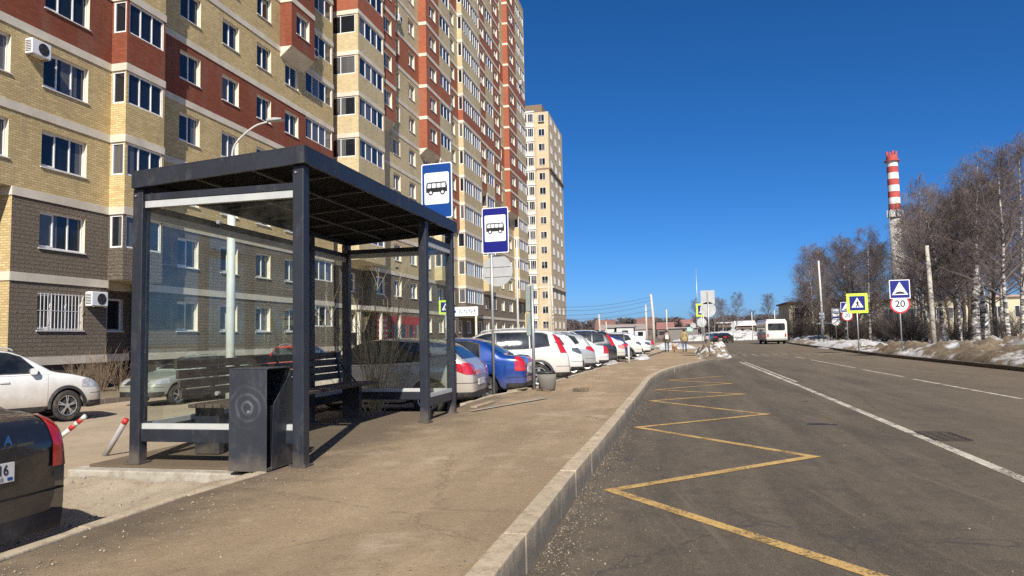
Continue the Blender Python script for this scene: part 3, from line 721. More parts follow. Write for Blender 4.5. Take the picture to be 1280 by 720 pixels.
for f in range(1, NF+1):
    zf = Z0+(f-1)*SH; z1 = zf+SH; prev = None
    for ci, (ya, yb, kind, wins) in enumerate(COLS):
        p = offs(kind, f); m = colour(kind, f, ya)
        glazed = kind in ('bay', 'loggia', 'bigbay', 'bay2', 'bigbay2')
        full = glazed and not (kind == 'bay' and f == 1) and not (kind in ('bigbay', 'bay2') and f <= 2) and not (kind == 'bigbay2' and f == 1)
        lo, hi = (zf+1.30, zf+2.62) if full else (zf+0.95, zf+2.30)
        if kind == 'bigbay2' and full: lo = zf+1.15
        holes = []
        for (a, b, n) in wins:
            if not full and glazed:
                c = (a+b)/2; a, b, n = c-0.75, c+0.75, 2
            if kind == 'gap': continue
            holes.append((a-ya, b-ya, lo, hi)); d = 0.05 if full else 0.15
            WINS.append((FX+p-d, (a+b)/2, lo, -90, b-a, hi-lo, n, f, full))
        panel(wall, (FX+p, ya), (0, 1), (1, 0), yb-ya, zf, z1, holes, m, 0.05 if full else 0.15)
        # band at the top of the storey, proud of the brick
        bx = FX+p
        band.box(bx-0.02, bx+0.035, ya, yb, z1-0.31, z1-0.003)
        # returns between columns
        if prev is not None and abs(prev-p) > 1e-6:
            if p > prev:     # faces the viewer
                dz = p-prev; hl = []
                if full and dz > 0.5:
                    a, b = dz*0.10, dz*0.92; hl = [(a, b, lo, hi)]
                    WINS.append((FX+prev+(a+b)/2, ya+0.05, lo, 180, b-a, hi-lo, 1 if dz < 0.9 else 2, f, True))
                panel(wall, (FX+prev, ya), (1, 0), (0, -1), dz, zf, z1, hl, 0 if COLS[ci-1][2] == 'near' else m, 0.05)
                band.box(FX+prev+0.002, FX+p+0.03, ya-0.035, ya-0.001, z1-0.312, z1-0.005)
            else:
                wall.quad((FX+prev, ya, zf), (FX+p, ya, zf), (FX+p, ya, z1), (FX+prev, ya, z1), colour(COLS[ci-1][2], f, COLS[ci-1][0]))
                band.box(FX+p+0.002, FX+prev+0.03, ya+0.001, ya+0.035, z1-0.312, z1-0.005)
        prev = p
        # soffit or ledge where the offset changes from the storey below
        q = offs(kind, f-1) if f > 1 else (0 if kind != 'gap' else p)
        if f == 1 and p < 0: q = p
        if p > q: wall.quad((FX+q, ya, zf-0.002), (FX+p, ya, zf-0.002), (FX+p, yb, zf-0.002), (FX+q, yb, zf-0.002), 5)
        if kind == 'box' and f == 7:     # sloping pale underside of the red boxes
            x0, x1 = FX+0.003, FX+p
            wall.quad((x0, ya+.01, zf-0.62), (x1, ya+.01, zf-0.004), (x1, yb-.01, zf-0.004), (x0, yb-.01, zf-0.62), 5)
            wall.poly([(x0, ya+.01, zf-0.004), (x0, ya+.01, zf-0.62), (x1, ya+.01, zf-0.004)], 5)
            wall.poly([(x0, yb-.01, zf-0.62), (x0, yb-.01, zf-0.004), (x1, yb-.01, zf-0.004)], 5)
ZT = Z0+NF*SH
for (ya, yb, kind, wins) in COLS:
    p = offs(kind, NF); wall.box(FX-0.4, FX+p, ya, yb, ZT, ZT+1.0, colour(kind, NF, ya))
    band.box(FX-0.45, FX+p+0.05, ya, yb, ZT+1.0, ZT+1.12)
wall.quad((FX-14, -55, -.4), (FX-14, 104.5, -.4), (FX-14, 104.5, ZT), (FX-14, -55, ZT), 0)
wall.quad((FX+.75, 104.5, 0), (FX-14, 104.5, 0), (FX-14, 104.5, ZT), (FX+.75, 104.5, ZT), 0)
wall.quad((FX-14, -55, -.4), (FX, -55, -.4), (FX, -55, ZT), (FX-14, -55, ZT), 0)
BO = (FX, 55, 0)
apt = thing('apartment_building', 'very long yellow and red brick apartment block with grey stone base behind the bus shelter', 'building', BO)
wall.build('wall', [M[k] for k in MATS], apt, org=BO)
band.build('floor_band', M['band'], apt, org=BO)
g = MB(); g.box(FX-14, FX-2, -55, 104.5, ZT-0.2, ZT+0.5); g.build('roof', M['plinth'], apt, org=BO)
g = MB()
for (ya, yb, kind, wins) in COLS:
    p = min(0, offs(kind, 1)); g.box(FX+p-0.6, FX+p-0.03, ya, yb, -0.5, Z0-0.30)
g.build('plinth', M['plinth'], apt, org=BO)
g = MB()
for (ya, yb, kind, wins) in COLS:
    p = offs(kind, 1)
    if kind != 'gap': g.box(FX+p-0.6, FX+p+0.05, ya, yb, Z0-0.30, Z0-0.002)
g.build('plinth_cap', M['band'], apt, org=BO)
PROTO = {}
def win_mesh(wd, ht, n, sill):
    key = (round(wd, 2), round(ht, 2), n, sill)
    if key in PROTO: return PROTO[key]
    fr = MB(); t = 0.065; w2 = wd/2
    fr.box(-w2, w2, -0.05, 0.02, 0, t); fr.box(-w2, w2, -0.05, 0.02, ht-t, ht)
    xs = [-w2+t/2] + [-w2+wd*k/n for k in range(1, n)] + [w2-t/2]
    for k, x in enumerate(xs):
        tt = t*0.9 if k in (0, n) else t*0.75
        fr.box(x-tt/2 if k not in (0,) else -w2, x+tt/2 if k != n else w2, -0.048, 0.022, t, ht-t)
    if n in (2, 3) and not sill == 0:   # an opening casement is a little heavier
        a, b = xs[-2], xs[-1]
        fr.box(a+0.045, b-0.045, -0.03, 0.03, t+0.002, t+0.05); fr.box(a+0.045, b-0.045, -0.03, 0.03, ht-t-0.05, ht-t-0.002)
    if sill: fr.box(-w2-0.04, w2+0.04, 0.024, 0.20, -0.045, -0.012)
    pn = MB(); pn.quad((w2-t/2, -0.02, t/2), (-w2+t/2, -0.02, t/2), (-w2+t/2, -0.02, ht-t/2), (w2-t/2, -0.02, ht-t/2))
    r = (fr, pn, fr.mesh('window_frame', M['upvc']), pn.mesh('window_pane', M['pane']))
    PROTO[key] = r; return r
scored = []
for W in WINS:
    x, y, z, a, wd, ht, n, f, full = W; px, py, d = proj((x, y, z+ht/2))
    vis = -20 < px < 1290 and -20 < py < 720 and d > 1
    ar = wd*ht/(d*d)*(abs(x)/d if a == -90 else y/d) if vis else 0
    # behind the solid shelter roof or far columns they stay small
    scored.append((ar, W))
scored.sort(key=lambda s: -s[0])
rest = MB()
for k, (ar, W) in enumerate(scored):
    x, y, z, a, wd, ht, n, f, full = W
    fr, pn, mf, mp = win_mesh(wd, ht, n, 0 if full else 1)
    if k < 99 and ar > 0:
        o = link('window', mf, apt, (x-BO[0], y-BO[1], z-BO[2]), R(a)); link('pane', mp, o)
    else:
        if ar == 0 and y > 25 and f > 16: pass
        mt = Matrix.Translation((x, y, z)) @ Matrix.Rotation(R(a), 4, 'Z')
        rest.add(fr, mt, 0); rest.add(pn, mt, 1)
o = rest.build('window', [M['upvc'], M['pane']], apt, org=BO); o['kind'] = 'stuff'
# bars over the ground floor window nearest
g = MB()
for k in range(13): g.tube([(FX+0.03, 20.55+0.15*k+0.1, Z0+0.97), (FX+0.03, 20.55+0.15*k+0.1, Z0+2.28)], 0.012, 4)
for z in (1.0, 1.65, 2.25): g.tube([(FX+0.03, 20.55, Z0+z), (FX+0.03, 22.55, Z0+z)], 0.012, 4)
g.build('window_bars', M['upvc'], apt, org=BO)
# shop fronts in the far ground floor
g = MB(); g.box(FX-0.02, FX+0.05, 52.6, 59.2, 0.35, 3.4); g.build('shop_front', simple('shop_front_red', (0.36, 0.05, 0.045), 0.7, var=.2), apt, org=BO)
g = MB()
for y in (53.0, 54.6, 56.2, 57.8): g.box(FX+0.03, FX+0.065, y, y+1.1, 0.5, 2.7)
g.build('shop_window', M['pane'], apt, org=BO)
g = MB(); g.box(FX+0.05, FX+1.2, 44.2, 52.0, 3.55, 3.85); g.build('porch_canopy', M['band'], apt, org=BO)
g = MB()
for y in (44.5, 48.2, 51.8): g.box(FX+0.95, FX+1.15, y-.1, y+.1, -0.3, 3.55)
g.build('porch_column', M['band'], apt, org=BO)
# shop signs
s = thing('shop_sign', 'red shop sign with white lettering strokes on the ground floor of the apartment block', 'sign', (FX+0.07, 50.6, 2.0))
g = MB(); g.box(0, 0.06, -1.1, 1.1, -1.2, 1.3); g.build('board', simple('sign_red_board', (0.50, 0.03, 0.035), 0.5), s)
g = MB()
for k, z in enumerate((0.9, 0.5, 0.1, -0.3)):
    rr = random.Random(k); x = -0.9
    while x < 0.75:
        l = rr.uniform(.07, .2); g.box(0.062, 0.068, x, x+l, z, z+0.17); x += l+0.06
g.build('lettering', M['sign_white'], s)
s = thing('pharmacy_sign', 'white pharmacy sign with a blue cross over a porch of the apartment block', 'sign', (FX+1.3, 66.5, 4.1))
g = MB(); g.box(-1.1, 2.0, -0.06, 0.06, -0.45, 0.45); g.build('board', M['sign_white'], s)
g = MB(); g.box(-0.72, -0.42, -0.075, -0.061, -0.33, 0.33); g.box(-0.9, -0.73, -0.075, -0.061, -0.14, 0.14); g.box(-0.41, -0.24, -0.075, -0.061, -0.14, 0.14)
g.build('cross', M['sign_blue'], s)
g = MB(); rr = random.Random(4); x = 0.1
while x < 1.7:
    l = rr.uniform(.06, .12); g.tube([(x, -0.068, -0.2), (x+0.1, -0.068, 0.2)], 0.03, 4); g.tube([(x, -0.068, rr.choice((-.15, 0.05, .15))), (x+l+.1, -0.068, rr.choice((-.15, 0.05, .15)))], 0.025, 4); x += l+0.16
g.build('lettering', M['sign_navy'], s)
g = MB(); g.box(-1.0, -0.8, -0.05, 0.05, -4.1, -0.45); g.box(1.7, 1.9, -0.05, 0.05, -4.1, -0.45); g.build('support', M['band'], s)
# air conditioners
def ac(lbl, px, py, x, first=[None]):
    p = atx(px, py, x)
    if first[0] is None:
        t = thing('air_conditioner', lbl, 'air conditioner', p, 0, 'air conditioners on the apartment block')
        g = MB(); g.box(-0.16, 0.16, -0.4, 0.4, -0.28, 0.28); g.build('body', M['upvc'], t, bevel=0.03)
        g = MB(); g.prism(circle(0.08, 0, 0.22), lambda a, b, d: (d, a, b), 0.161, 0.168); g.build('fan_grille', M['car_black'], t)
        g = MB()
        for k in range(7): g.box(-0.12, 0.12, -0.406, -0.402, -0.2+k*0.06, -0.17+k*0.06)
        g.build('vent', M['car_black'], t)
        g = MB()
        for y in (-0.3, 0.3): g.box(-0.3, 0.16, y-.02, y+.02, -0.32, -0.285)
        g.build('bracket', M['galv'], t); first[0] = t
    else:
        t = copy_tree(first[0]); t.location = p; t['label'] = lbl
ac('white air conditioner on yellow brick beside a three pane window, upper left corner', 48, 62, FX+0.17)
ac('white air conditioner beside the recessed dark entrance, lowest on the facade', 121, 374, FX+0.17)
ac('white air conditioner under the red brick box windows above the shelter roof', 392, 66, FX+0.17)
ac('air conditioner on the plain wall between two red box columns', 499, 24, FX+0.17)
ac('air conditioner on the glazed middle part, below the wide loggias', 563, 133, FX+0.47)
ac('air conditioner on a far red box column near the blue sky, mid height', 597, 70, FX+0.72)
ac('air conditioner close to the top far corner of the block', 639, 28, FX+0.72)
ac('air conditioner near the far edge of the block beside the sky', 651, 104, FX+0.92)
# ------------------------------------------------------------------ far tower
TY = 140.0
TO = (-30, TY, 0)
tw = thing('tower_block', 'orange and pale brick tower block standing alone beyond the long apartment block', 'building', TO)
g = MB(); fr = MB(); pn = MB(); X0, X1 = -44.0, -23.7; nf = 15; sh = 3.03
g.box(X0, X1, TY, TY+18, 0, 2.2+nf*sh, 0)
g.box(X0, -25.0, TY+0.0, TY+17, 2.2+nf*sh, 2.2+nf*sh+1.6, 2)
g.box(-26.3, X1-0.02, TY-0.35, TY-0.002, 2.2, 2.2+nf*sh-3, 0)
g.box(-29.3, -26.6, TY-0.7, TY-0.004, 2.2, 2.2+nf*sh, 1)
g.box(X0-.1, X1+.3, TY-0.38, TY+18.1, 0, 2.19, 2); g.box(-26.4, X1+0.3, TY-0.40, TY+18.05, 2.2+3*sh, 2.2+3*sh+0.3, 1)
g.box(-26.4, X1+0.3, TY-0.40, TY+18.05, 2.2+11*sh, 2.2+11*sh+0.3, 2)
for f in range(nf+1): g.box(-29.35, -26.55, TY-0.85, TY-0.705, 2.2+f*sh-0.15, 2.2+f*sh+0.12, 3)
g.build('wall', [M['orange_brick'], M['band'], simple('tower_brown', (0.2, 0.14, 0.09), 0.9), M['upvc']], tw, org=TO)
def simple_window(parent, org, x, y, z, wd, ht, n, ang=180):
    a, b, mf, mp = win_mesh(wd, ht, n, 0)
    o = link('window', mf, parent, (x-org[0], y-org[1], z-org[2]), R(ang)); link('pane', mp, o)
for f in range(nf):
    z = 2.2+f*sh
    for q in (TY+3, TY+8.5, TY+14): simple_window(tw, TO, X1+0.03, q, z+0.9, 1.7, 1.5, 2, -90)
    simple_window(tw, TO, -25.1, TY-0.40, z+0.9, 1.3, 1.5, 2)
    simple_window(tw, TO, -28.6, TY-0.75, z+0.85, 1.15, 1.75, 3); simple_window(tw, TO, -27.3, TY-0.75, z+0.85, 1.15, 1.75, 3)
    simple_window(tw, TO, -31.6, TY-0.05, z+0.85, 1.6, 1.6, 2)
# ------------------------------------------------------------------ long low yellow building behind the birches
YB = 128.0; YO = (40, YB, 0)
yb = thing('low_building', 'long low pale yellow building half hidden behind the birch trees', 'building', YO)
ym = simple('pale_yellow_plaster', (0.50, 0.44, 0.29), 0.9, var=0.12, scale=0.3)
g = MB(); g.box(18.9, 22.6, YB-2.0, YB+10, 0, 6.2); g.box(22.6, 66, YB, YB+10, 0, 6.25); g.build('wall', ym, yb, org=YO)
g = MB(); g.box(18.5, 22.8, YB-2.4, YB+10.4, 6.2, 6.45, 0); g.box(22.8, 66.4, YB-0.5, YB+10.4, 6.3, 6.6, 1)
g.build('roof', [simple('rust_roof', (0.16, 0.085, 0.06), 0.8), simple('pinkish_roof', (0.42, 0.27, 0.22), 0.8)], yb, org=YO)
for (x, z, wd) in [(20.9, 0.8, 2.4), (20.9, 3.6, 2.4)]: simple_window(yb, YO, x, YB-2.06, z, wd, 1.9, 3)
for k in range(13): simple_window(yb, YO, 25.5+k*3.2, YB-0.06, 3.0, 2.2, 1.9, 3)
# ------------------------------------------------------------------ chimney
CX, CY = 63.5, 222.0
ch = thing('factory_chimney', 'tall slender brick factory chimney with red and white bands above the birches', 'chimney', (CX, CY, 0))
cb = simple('pale_chimney_brick', (0.60, 0.55, 0.48), 0.9, var=0.25, scale=0.35, bump=0.3, bscale=6)
cr = simple('chimney_red', (0.42, 0.07, 0.055), 0.85, var=0.2, scale=0.4); cw = simple('chimney_white', (0.70, 0.67, 0.62), 0.85, var=0.16, scale=0.4)
ztop = aty(1117, 194, CY).z; zred = aty(1121, 263, CY).z
rr = lambda z: 1.95-0.5*z/ztop
g = MB(); g.tube([(0, 0, 0), (0, 0, zred)], [rr(0), rr(zred)], 28); g.build('shaft', cb, ch, True)
nb = 8
for k in range(nb):
    za, zb = zred+(ztop-1.6-zred)*k/nb, zred+(ztop-1.6-zred)*(k+1)/nb
    g = MB(); g.tube([(0, 0, za), (0, 0, zb)], [rr(za), rr(zb)], 28, caps=False); g.build('band', cr if k % 2 == 0 else cw, ch, True)
g = MB(); g.tube([(0, 0, ztop-1.9), (0, 0, ztop-1.9+0.2)], 2.1, 28); g.tube([(0, 0, ztop-1.7), (0, 0, ztop-1.6+1.1), (0, 0, ztop)], [1.6, 1.5, 1.3], 28)
for a in (0, 90, 180, 270): g.box(-0.25+1.2*math.cos(R(a)), 0.25+1.2*math.cos(R(a)), -0.25+1.2*math.sin(R(a)), 0.25+1.2*math.sin(R(a)), ztop, ztop+1.1)
g.build('cap', cr, ch)
g = MB(); zp = aty(1122, 272, CY).z
for z in (zp,): g.tube([(0, 0, z), (0, 0, z+0.12)], 2.15, 24)
for a in range(0, 360, 45): g.box(2.1*math.cos(R(a))-.12, 2.1*math.cos(R(a))+.12, 2.1*math.sin(R(a))-.2, 2.1*math.sin(R(a))+.2, zp+.1, zp+2.2)
g.build('gallery', M['galv'], ch)
# ------------------------------------------------------------------ distant low buildings, left of the road
def house(name, label, cat, px0, px1, y, dep, hw, hr, wallm, roofm, wins=2):
    x0, x1 = aty(px0, 418, y).x, aty(px1, 418, y).x; o = ((x0+x1)/2, y, 0)
    t = thing(name, label, cat, o); L = (x1-x0)/2
    g = MB(); g.box(-L, L, 0, dep, -0.3, hw)
    if hr > 0.5:
        g.poly([(-L, 0, hw), (-L, dep/2, hw+hr), (-L, dep, hw)]); g.poly([(L, 0, hw), (L, dep, hw), (L, dep/2, hw+hr)])
    g.build('wall', wallm, t)
    g = MB(); e = 0.4
    if hr > 0.5:
        g.box(0, 1, 0, 1, 0, 1) if False else None
        a = [(-L-e, -e, hw-0.1), (L+e, -e, hw-0.1), (L+e, dep/2, hw+hr+0.15), (-L-e, dep/2, hw+hr+0.15)]
        b = [(-L-e, dep/2, hw+hr+0.15), (L+e, dep/2, hw+hr+0.15), (L+e, dep+e, hw-0.1), (-L-e, dep+e, hw-0.1)]
        g.poly(a); g.poly(b)
    else: g.box(-L-e, L+e, -e, dep+e, hw+0.002, hw+0.3)
    g.build('roof', roofm, t)
    for k in range(wins):
        x = -L+2*L*(k+0.5)/wins
        g = MB(); g.box(x-0.8, x+0.8, -0.05, -0.004, hw*0.35, hw*0.75); g.build('window', M['pane'], t)
    return t
W1 = simple('grey_white_wall', (0.60, 0.58, 0.55), 0.9, var=.15, scale=.5); W2 = simple('brown_wall', (0.17, 0.12, 0.095), 0.9, var=.2, scale=.5); W3 = simple('brick_house_wall', (0.22, 0.145, 0.115), 0.9, var=.2, scale=.5)
RR = simple('red_metal_roof', (0.27, 0.13, 0.105), 0.6, var=.15, scale=.3); RG = simple('grey_roof', (0.30, 0.28, 0.27), 0.7, var=.2, scale=.4); RB = simple('brown_roof', (0.19, 0.10, 0.075), 0.7, var=.2, scale=.4)
house('garage', 'white low garage with dark gate seen over the parked car roofs', 'garage', 771, 792, 190, 8, 3.6, 0, W1, RG, 1)
house('garage', 'narrow white garage left of the dark gated one', 'garage', 757, 768, 192, 8, 3.5, 0, W1, RG, 0)
house('house', 'brown house with brown gable roof behind the garages', 'house', 745, 768, 260, 9, 3.6, 3.6, W2, RB, 3)
house('shed', 'long low shed with pale brown roof behind the garages', 'shed', 750, 808, 225, 7, 3.2, 1.6, W1, simple('shed_roof', (0.27, 0.22, 0.19), .8), 4)
house('house', 'dark house with purple brown roof beside the tall pale pole', 'house', 797, 815, 250, 9, 3.6, 3.6, W2, RB, 2)
house('house', 'red brick house right of the tall pale pole', 'house', 822, 842, 290, 10, 3.6, 2.6, W3, RR, 4)
house('house', 'red roofed house above the walkers', 'house', 846, 866, 310, 10, 3.6, 4.0, W3, RR, 3)
house('shed', 'flat grey shed behind the walker in the tan jacket', 'shed', 836, 872, 200, 7, 3.0, 0, simple('grey_shed_wall', (0.2, 0.18, 0.16), .9), RG, 0)
house('kiosk', 'low pale roofed building with snowy roof beyond the road bend', 'building', 898, 918, 170, 8, 3.7, 0.0, W2, simple('snowy_roof', (0.7, 0.7, 0.7), .8), 2)
house('kiosk', 'pale roofed low building right of the road bend, beside the white poles', 'building', 922, 944, 176, 8, 3.2, 1.0, W2, simple('snowy_roof_b', (0.68, 0.66, 0.64), .8), 2)
#@@PART3
# ------------------------------------------------------------------ bus shelter
SO = (-4.55, 8.75, 0.22)
sh_ = thing('bus_shelter', 'charcoal steel and glass bus shelter with flat roof standing on the pavement', 'bus shelter', SO)
SHR = Matrix(((1, 0, 0, 0), (0, 1, 0, 0), (0.062, 0, 1, 0.062*3.5), (0, 0, 0, 1)))
XF, XB = -3.60, -5.46; YN, YM, YF = 6.33, 9.86, 11.12; hp = 0.06
zr = lambda x: 3.20+0.062*(x+3.5)
def spost(x, y, hx=hp, hy=hp, z0=0.222):
    g = MB(); g.box(x-hx, x+hx, y-hy, y+hy, z0, zr(x)-0.002)
    o = g.build('post', M['shelter'], sh_, org=SO, bevel=0.008)
    g = MB(); g.box(x-hx-.03, x+hx+.03, y-hy-.03, y+hy+.03, z0-0.004, z0+0.012)
    for a in (-1, 1): g.tube([(x+a*(hx+.015), y-hy-.012, z0+.012), (x+a*(hx+.015), y-hy-.012, z0+.03)], 0.011, 6)
    b = g.build('foot_plate', M['shelter'], o, org=SO)
    g = MB(); g.tube([(x-0.02, y-hy, zr(x)-0.075), (x-0.02, y-hy-0.012, zr(x)-0.075)], 0.011, 8); g.build('bolt', M['galv'], o, org=SO)
for x, y in ((XF, YN), (XB, YN), (XF, YM), (XF, YF), (XB, YF), (XB, YM)): spost(x, y)
g = MB()
x0, x1, y0, y1 = -5.50, -3.50, 6.22, 11.24
g.box(x0, x1, y0, y0+0.03, 3.20, 3.365, 0, SHR); g.box(x0, x1, y1-0.03, y1, 3.20, 3.365, 0, SHR)
g.box(x1-0.03, x1, y0+.03, y1-.03, 3.20, 3.365, 0, SHR); g.box(x0, x0+0.03, y0+.03, y1-.03, 3.20, 3.365, 0, SHR)
g.box(x0+0.002, x1-0.002, y0+0.002, y1-0.002, 3.367, 3.380, 0, SHR)
rf = g.build('roof', M['shelter'], sh_, org=SO)
g = MB(); g.box(x0+.032, x1-.032, y0+.032, y1-.032, 3.285, 3.30, 0, SHR); g.build('ceiling_sheet', M['soffit'], rf, org=SO)
g = MB()
for k in range(1, 6): g.box(x0+.034, x1-.034, y0+k*(y1-y0)/6-.015, y0+k*(y1-y0)/6+.015, 3.255, 3.2835, 0, SHR)
for k in range(1, 3): g.box(x0+k*(x1-x0)/3-.012, x0+k*(x1-x0)/3+.012, y0+.034, y1-.034, 3.235, 3.254, 0, SHR)
g.build('purlin', simple('purlin_grey', (0.05, 0.05, 0.053), 0.5), rf, org=SO)
def pane_panel(a, b, split, zb=0.58, zt=2.90, beams=True):
    """glass wall between two posts: bottom bar, top bar, pale seals, panes"""
    a = Vector(a); b = Vector(b); d = (b-a); L = d.length; d.normalize(); n = Vector((-d.y, d.x, 0))
    mt = Matrix(((d.x, n.x, 0, a.x), (d.y, n.y, 0, a.y), (0, 0, 1, 0), (0, 0, 0, 1)))
    g = MB(); g.box(0, L, -0.035, 0.035, zb-0.14, zb-0.012, 0, mt); fr = g.build('rail', M['shelter'], sh_, org=SO, bevel=0.006)
    g = MB(); g.box(0, L, -0.035, 0.035, zt+0.052, zt+0.125, 0, mt); tr_ = g.build('rail', M['shelter'], sh_, org=SO, bevel=0.006)
    g = MB(); g.box(0.002, L-0.002, -0.026, 0.026, zb-0.010, zb+0.045, 0, mt); g.build('seal', M['strip'], fr, org=SO)
    g = MB(); g.box(0.002, L-0.002, -0.026, 0.026, zt-0.022, zt+0.05, 0, mt); g.build('seal', M['strip'], tr_, org=SO)
    for k in range(split):
        g = MB(); g.box(L*k/split+0.006, L*(k+1)/split-0.006, -0.004, 0.004, zb+0.046, zt-0.031, 0, mt)
        o = g.build('glass_pane', M['glass'], sh_, org=SO)
        if k:
            g = MB()
            for z in (zb+0.35, zt-0.22):
                g.tube([tuple(mt @ Vector((L*k/split, -0.02, z))), tuple(mt @ Vector((L*k/split, 0.02, z)))], 0.022, 10)
            g.build('clamp', M['galv'], o, org=SO)
pane_panel((XB+hp, YN, 0), (XF-hp, YN, 0), 2)
pane_panel((XF, YM+hp, 0), (XF, YF-hp, 0), 1, zt=2.86)
pane_panel((XB+hp, YF, 0), (XF-hp, YF, 0), 2, zt=2.86)
pane_panel((XB, YN+hp, 0), (XB, YM-hp, 0), 3, zt=2.80)
pane_panel((XB, YM+hp, 0), (XB, YF-hp, 0), 1, zt=2.80)
# bench
BNO = (-5.05, 8.75, 0.22)
b = thing('bench', 'dark stained slatted wooden bench inside the bus shelter', 'bench', BNO)
for k in range(5):
    g = MB(); x = -5.22+k*0.105; g.box(x, x+0.09, 6.78, 10.72, 0.735, 0.775); o = g.build('seat_slat', M['slat'], b, org=BNO, bevel=0.004)
for k in range(4):
    z = 0.835+k*0.108; x = -5.30-0.022*k
    g = MB(); g.box(x-0.035, x, 6.78, 10.72, z, z+0.096); g.build('back_slat', M['slat'], b, org=BNO, bevel=0.004)
for y in (6.95, 8.75, 10.5):
    g = MB(); g.box(-5.22, -4.92, y-0.05, y+0.05, 0.222, 0.733); g.build('leg', M['shelter'], b, org=BNO, bevel=0.006)
    g = MB(); g.tube([(-5.262, y, 0.72), (-5.345, y, 1.25)], 0.02, 6)
    if y > 7: g.tube([(-5.0, y, 0.776), (-5.32, y, 1.12)], 0.014, 6); g.build('back_support', M['shelter'], b, org=BNO)
# litter bin
LO = (-3.965, 6.20, 0.222)
b = thing('litter_bin', 'tall narrow charcoal metal litter bin with circular scuffs, by the near front post', 'litter bin', LO)
def bpart(name, box, mat, bev=0.004):
    x0, x1, y0, y1, z0, z1 = box; g = MB(); g.box(x0, x1, y0, y1, z0-0.60, z1-0.60)
    o = g.build(name, mat, b, bevel=bev); o.location = (0, 0, 0.60); return o
fp = bpart('front_panel', (-0.20, 0.20, -0.206, -0.20, 0.0, 0.955), M['binmetal'])
g = MB(); g.tube([(0.01, -0.206, -0.04), (0.01, -0.214, -0.04)], 0.013, 10); g.build('bolt', M['galv'], fp)
bpart('back_panel', (-0.20, 0.20, 0.20, 0.206, 0.0, 0.955), M['binmetal']); bpart('side_panel', (-0.206, -0.2005, -0.20, 0.20, 0.0, 0.955), M['binmetal'])
bpart('lid', (-0.206, 0.21, -0.206, 0.206, 0.956, 0.968), M['binmetal']); bpart('base', (-0.2, 0.2, -0.2, 0.2, 0.0, 0.03), M['binmetal'])
bpart('liner', (-0.18, 0.165, -0.17, 0.13, 0.04, 0.60), M['car_black'])
g = MB(); g.prism([(-0.19, 0.0), (0.19, 0.0), (0.19, 0.62), (-0.02, 0.90), (-0.19, 0.62)][:3]+[(0.10, 0.90), (-0.19, 0.62)], lambda p, q, d: (0.206+d+q*0.035, p+0.05, q-0.59), 0, 0.006)
o = g.build('door', M['shelter'], b); o.location = (0, 0, 0.6)
# ------------------------------------------------------------------ signs
def bus_picto(g, w, m):
    s = w/2
    pl = lambda a, c, d: (a, -d, c)
    body = [(-s, -0.30*s), (s, -0.30*s), (s, 0.10*s), (0.93*s, 0.50*s), (0.84*s, 0.60*s), (-0.86*s, 0.60*s), (-0.97*s, 0.46*s), (-s, 0.05*s)]
    g.prism(body, pl, 0.0, 0.0012, m)
def bus_sign(parent, w, h, blue, loc):
    pl = lambda a, c, d: (a, -d, c)
    g = MB(); g.prism(rrect(-w/2, w/2, -h/2, h/2, 0.035), pl, -0.012, 0.0); o = g.build('plate', M['sign_white'], parent); o.location = loc
    g = MB(); g.prism(rrect(-w/2+.018, w/2-.018, -h/2+.018, h/2-.018, 0.03), pl, 0.0006, 0.002, 0); g.build('field', blue, o); a = o
    u = w*0.80
    g = MB(); g.prism([(x, z+h*0.045) for x, z in rrect(-u/2, u/2, -u*.60, u*.60, 0.03)], pl, 0.0026, 0.004, 0); g.build('panel', M['sign_white'], a)
    bz = h*0.035; bw = u*0.86; s = bw/2
    g = MB(); q = MB(); bus_picto(q, bw, 0)
    for cx in (-0.56*s, 0.56*s): q.prism(circle(cx, -0.32*s, 0.23*s), pl, 0.0005, 0.0022)
    pg = MB(); pg.add(q, Matrix.Translation((0, -0.0042, bz)))
    g = MB()
    for k in range(4):
        xa = -0.88*s+k*0.45*s; g.prism([(xa, 0.10*s), (xa+0.36*s, 0.10*s), (xa+0.36*s, 0.48*s), (xa+(0.06*s if k == 0 else 0), 0.48*s)], pl, 0.0072, 0.0080)
    for cx in (-0.56*s, 0.56*s): g.prism(circle(cx, -0.32*s, 0.12*s), pl, 0.0072, 0.0080)
    pg.add(g, Matrix.Translation((0, 0, bz)), 1); pg.build('pictogram', [M['sign_black'], M['sign_white']], a)
def sign_post(t, z0, z1, r=0.03, mat=None, off=(0, 0.03)):
    g = MB(); g.tube([(off[0], off[1], z0), (off[0], off[1], z1)], r, 12); g.build('post', mat or M['galv'], t, True)
# on the shelter roof
pa, pb = aty(526, 202, 11.1), aty(566, 268, 11.1)
t = thing('bus_stop_sign', 'blue bus stop sign standing on the far end of the shelter roof', 'road sign', ((pa.x+pb.x)/2, 11.1, 3.385), R(-5))
hb = 0.94
bus_sign(t, 0.56, hb, M['sign_blue'], (0, 0, 0.06+hb/2))
g = MB(); g.box(-0.2, 0.2, 0.013, 0.05, -0.03, 0.3); g.box(-0.2, 0.2, -0.05, 0.1, -0.028, 0.0); g.build('bracket', M['galv'], t)
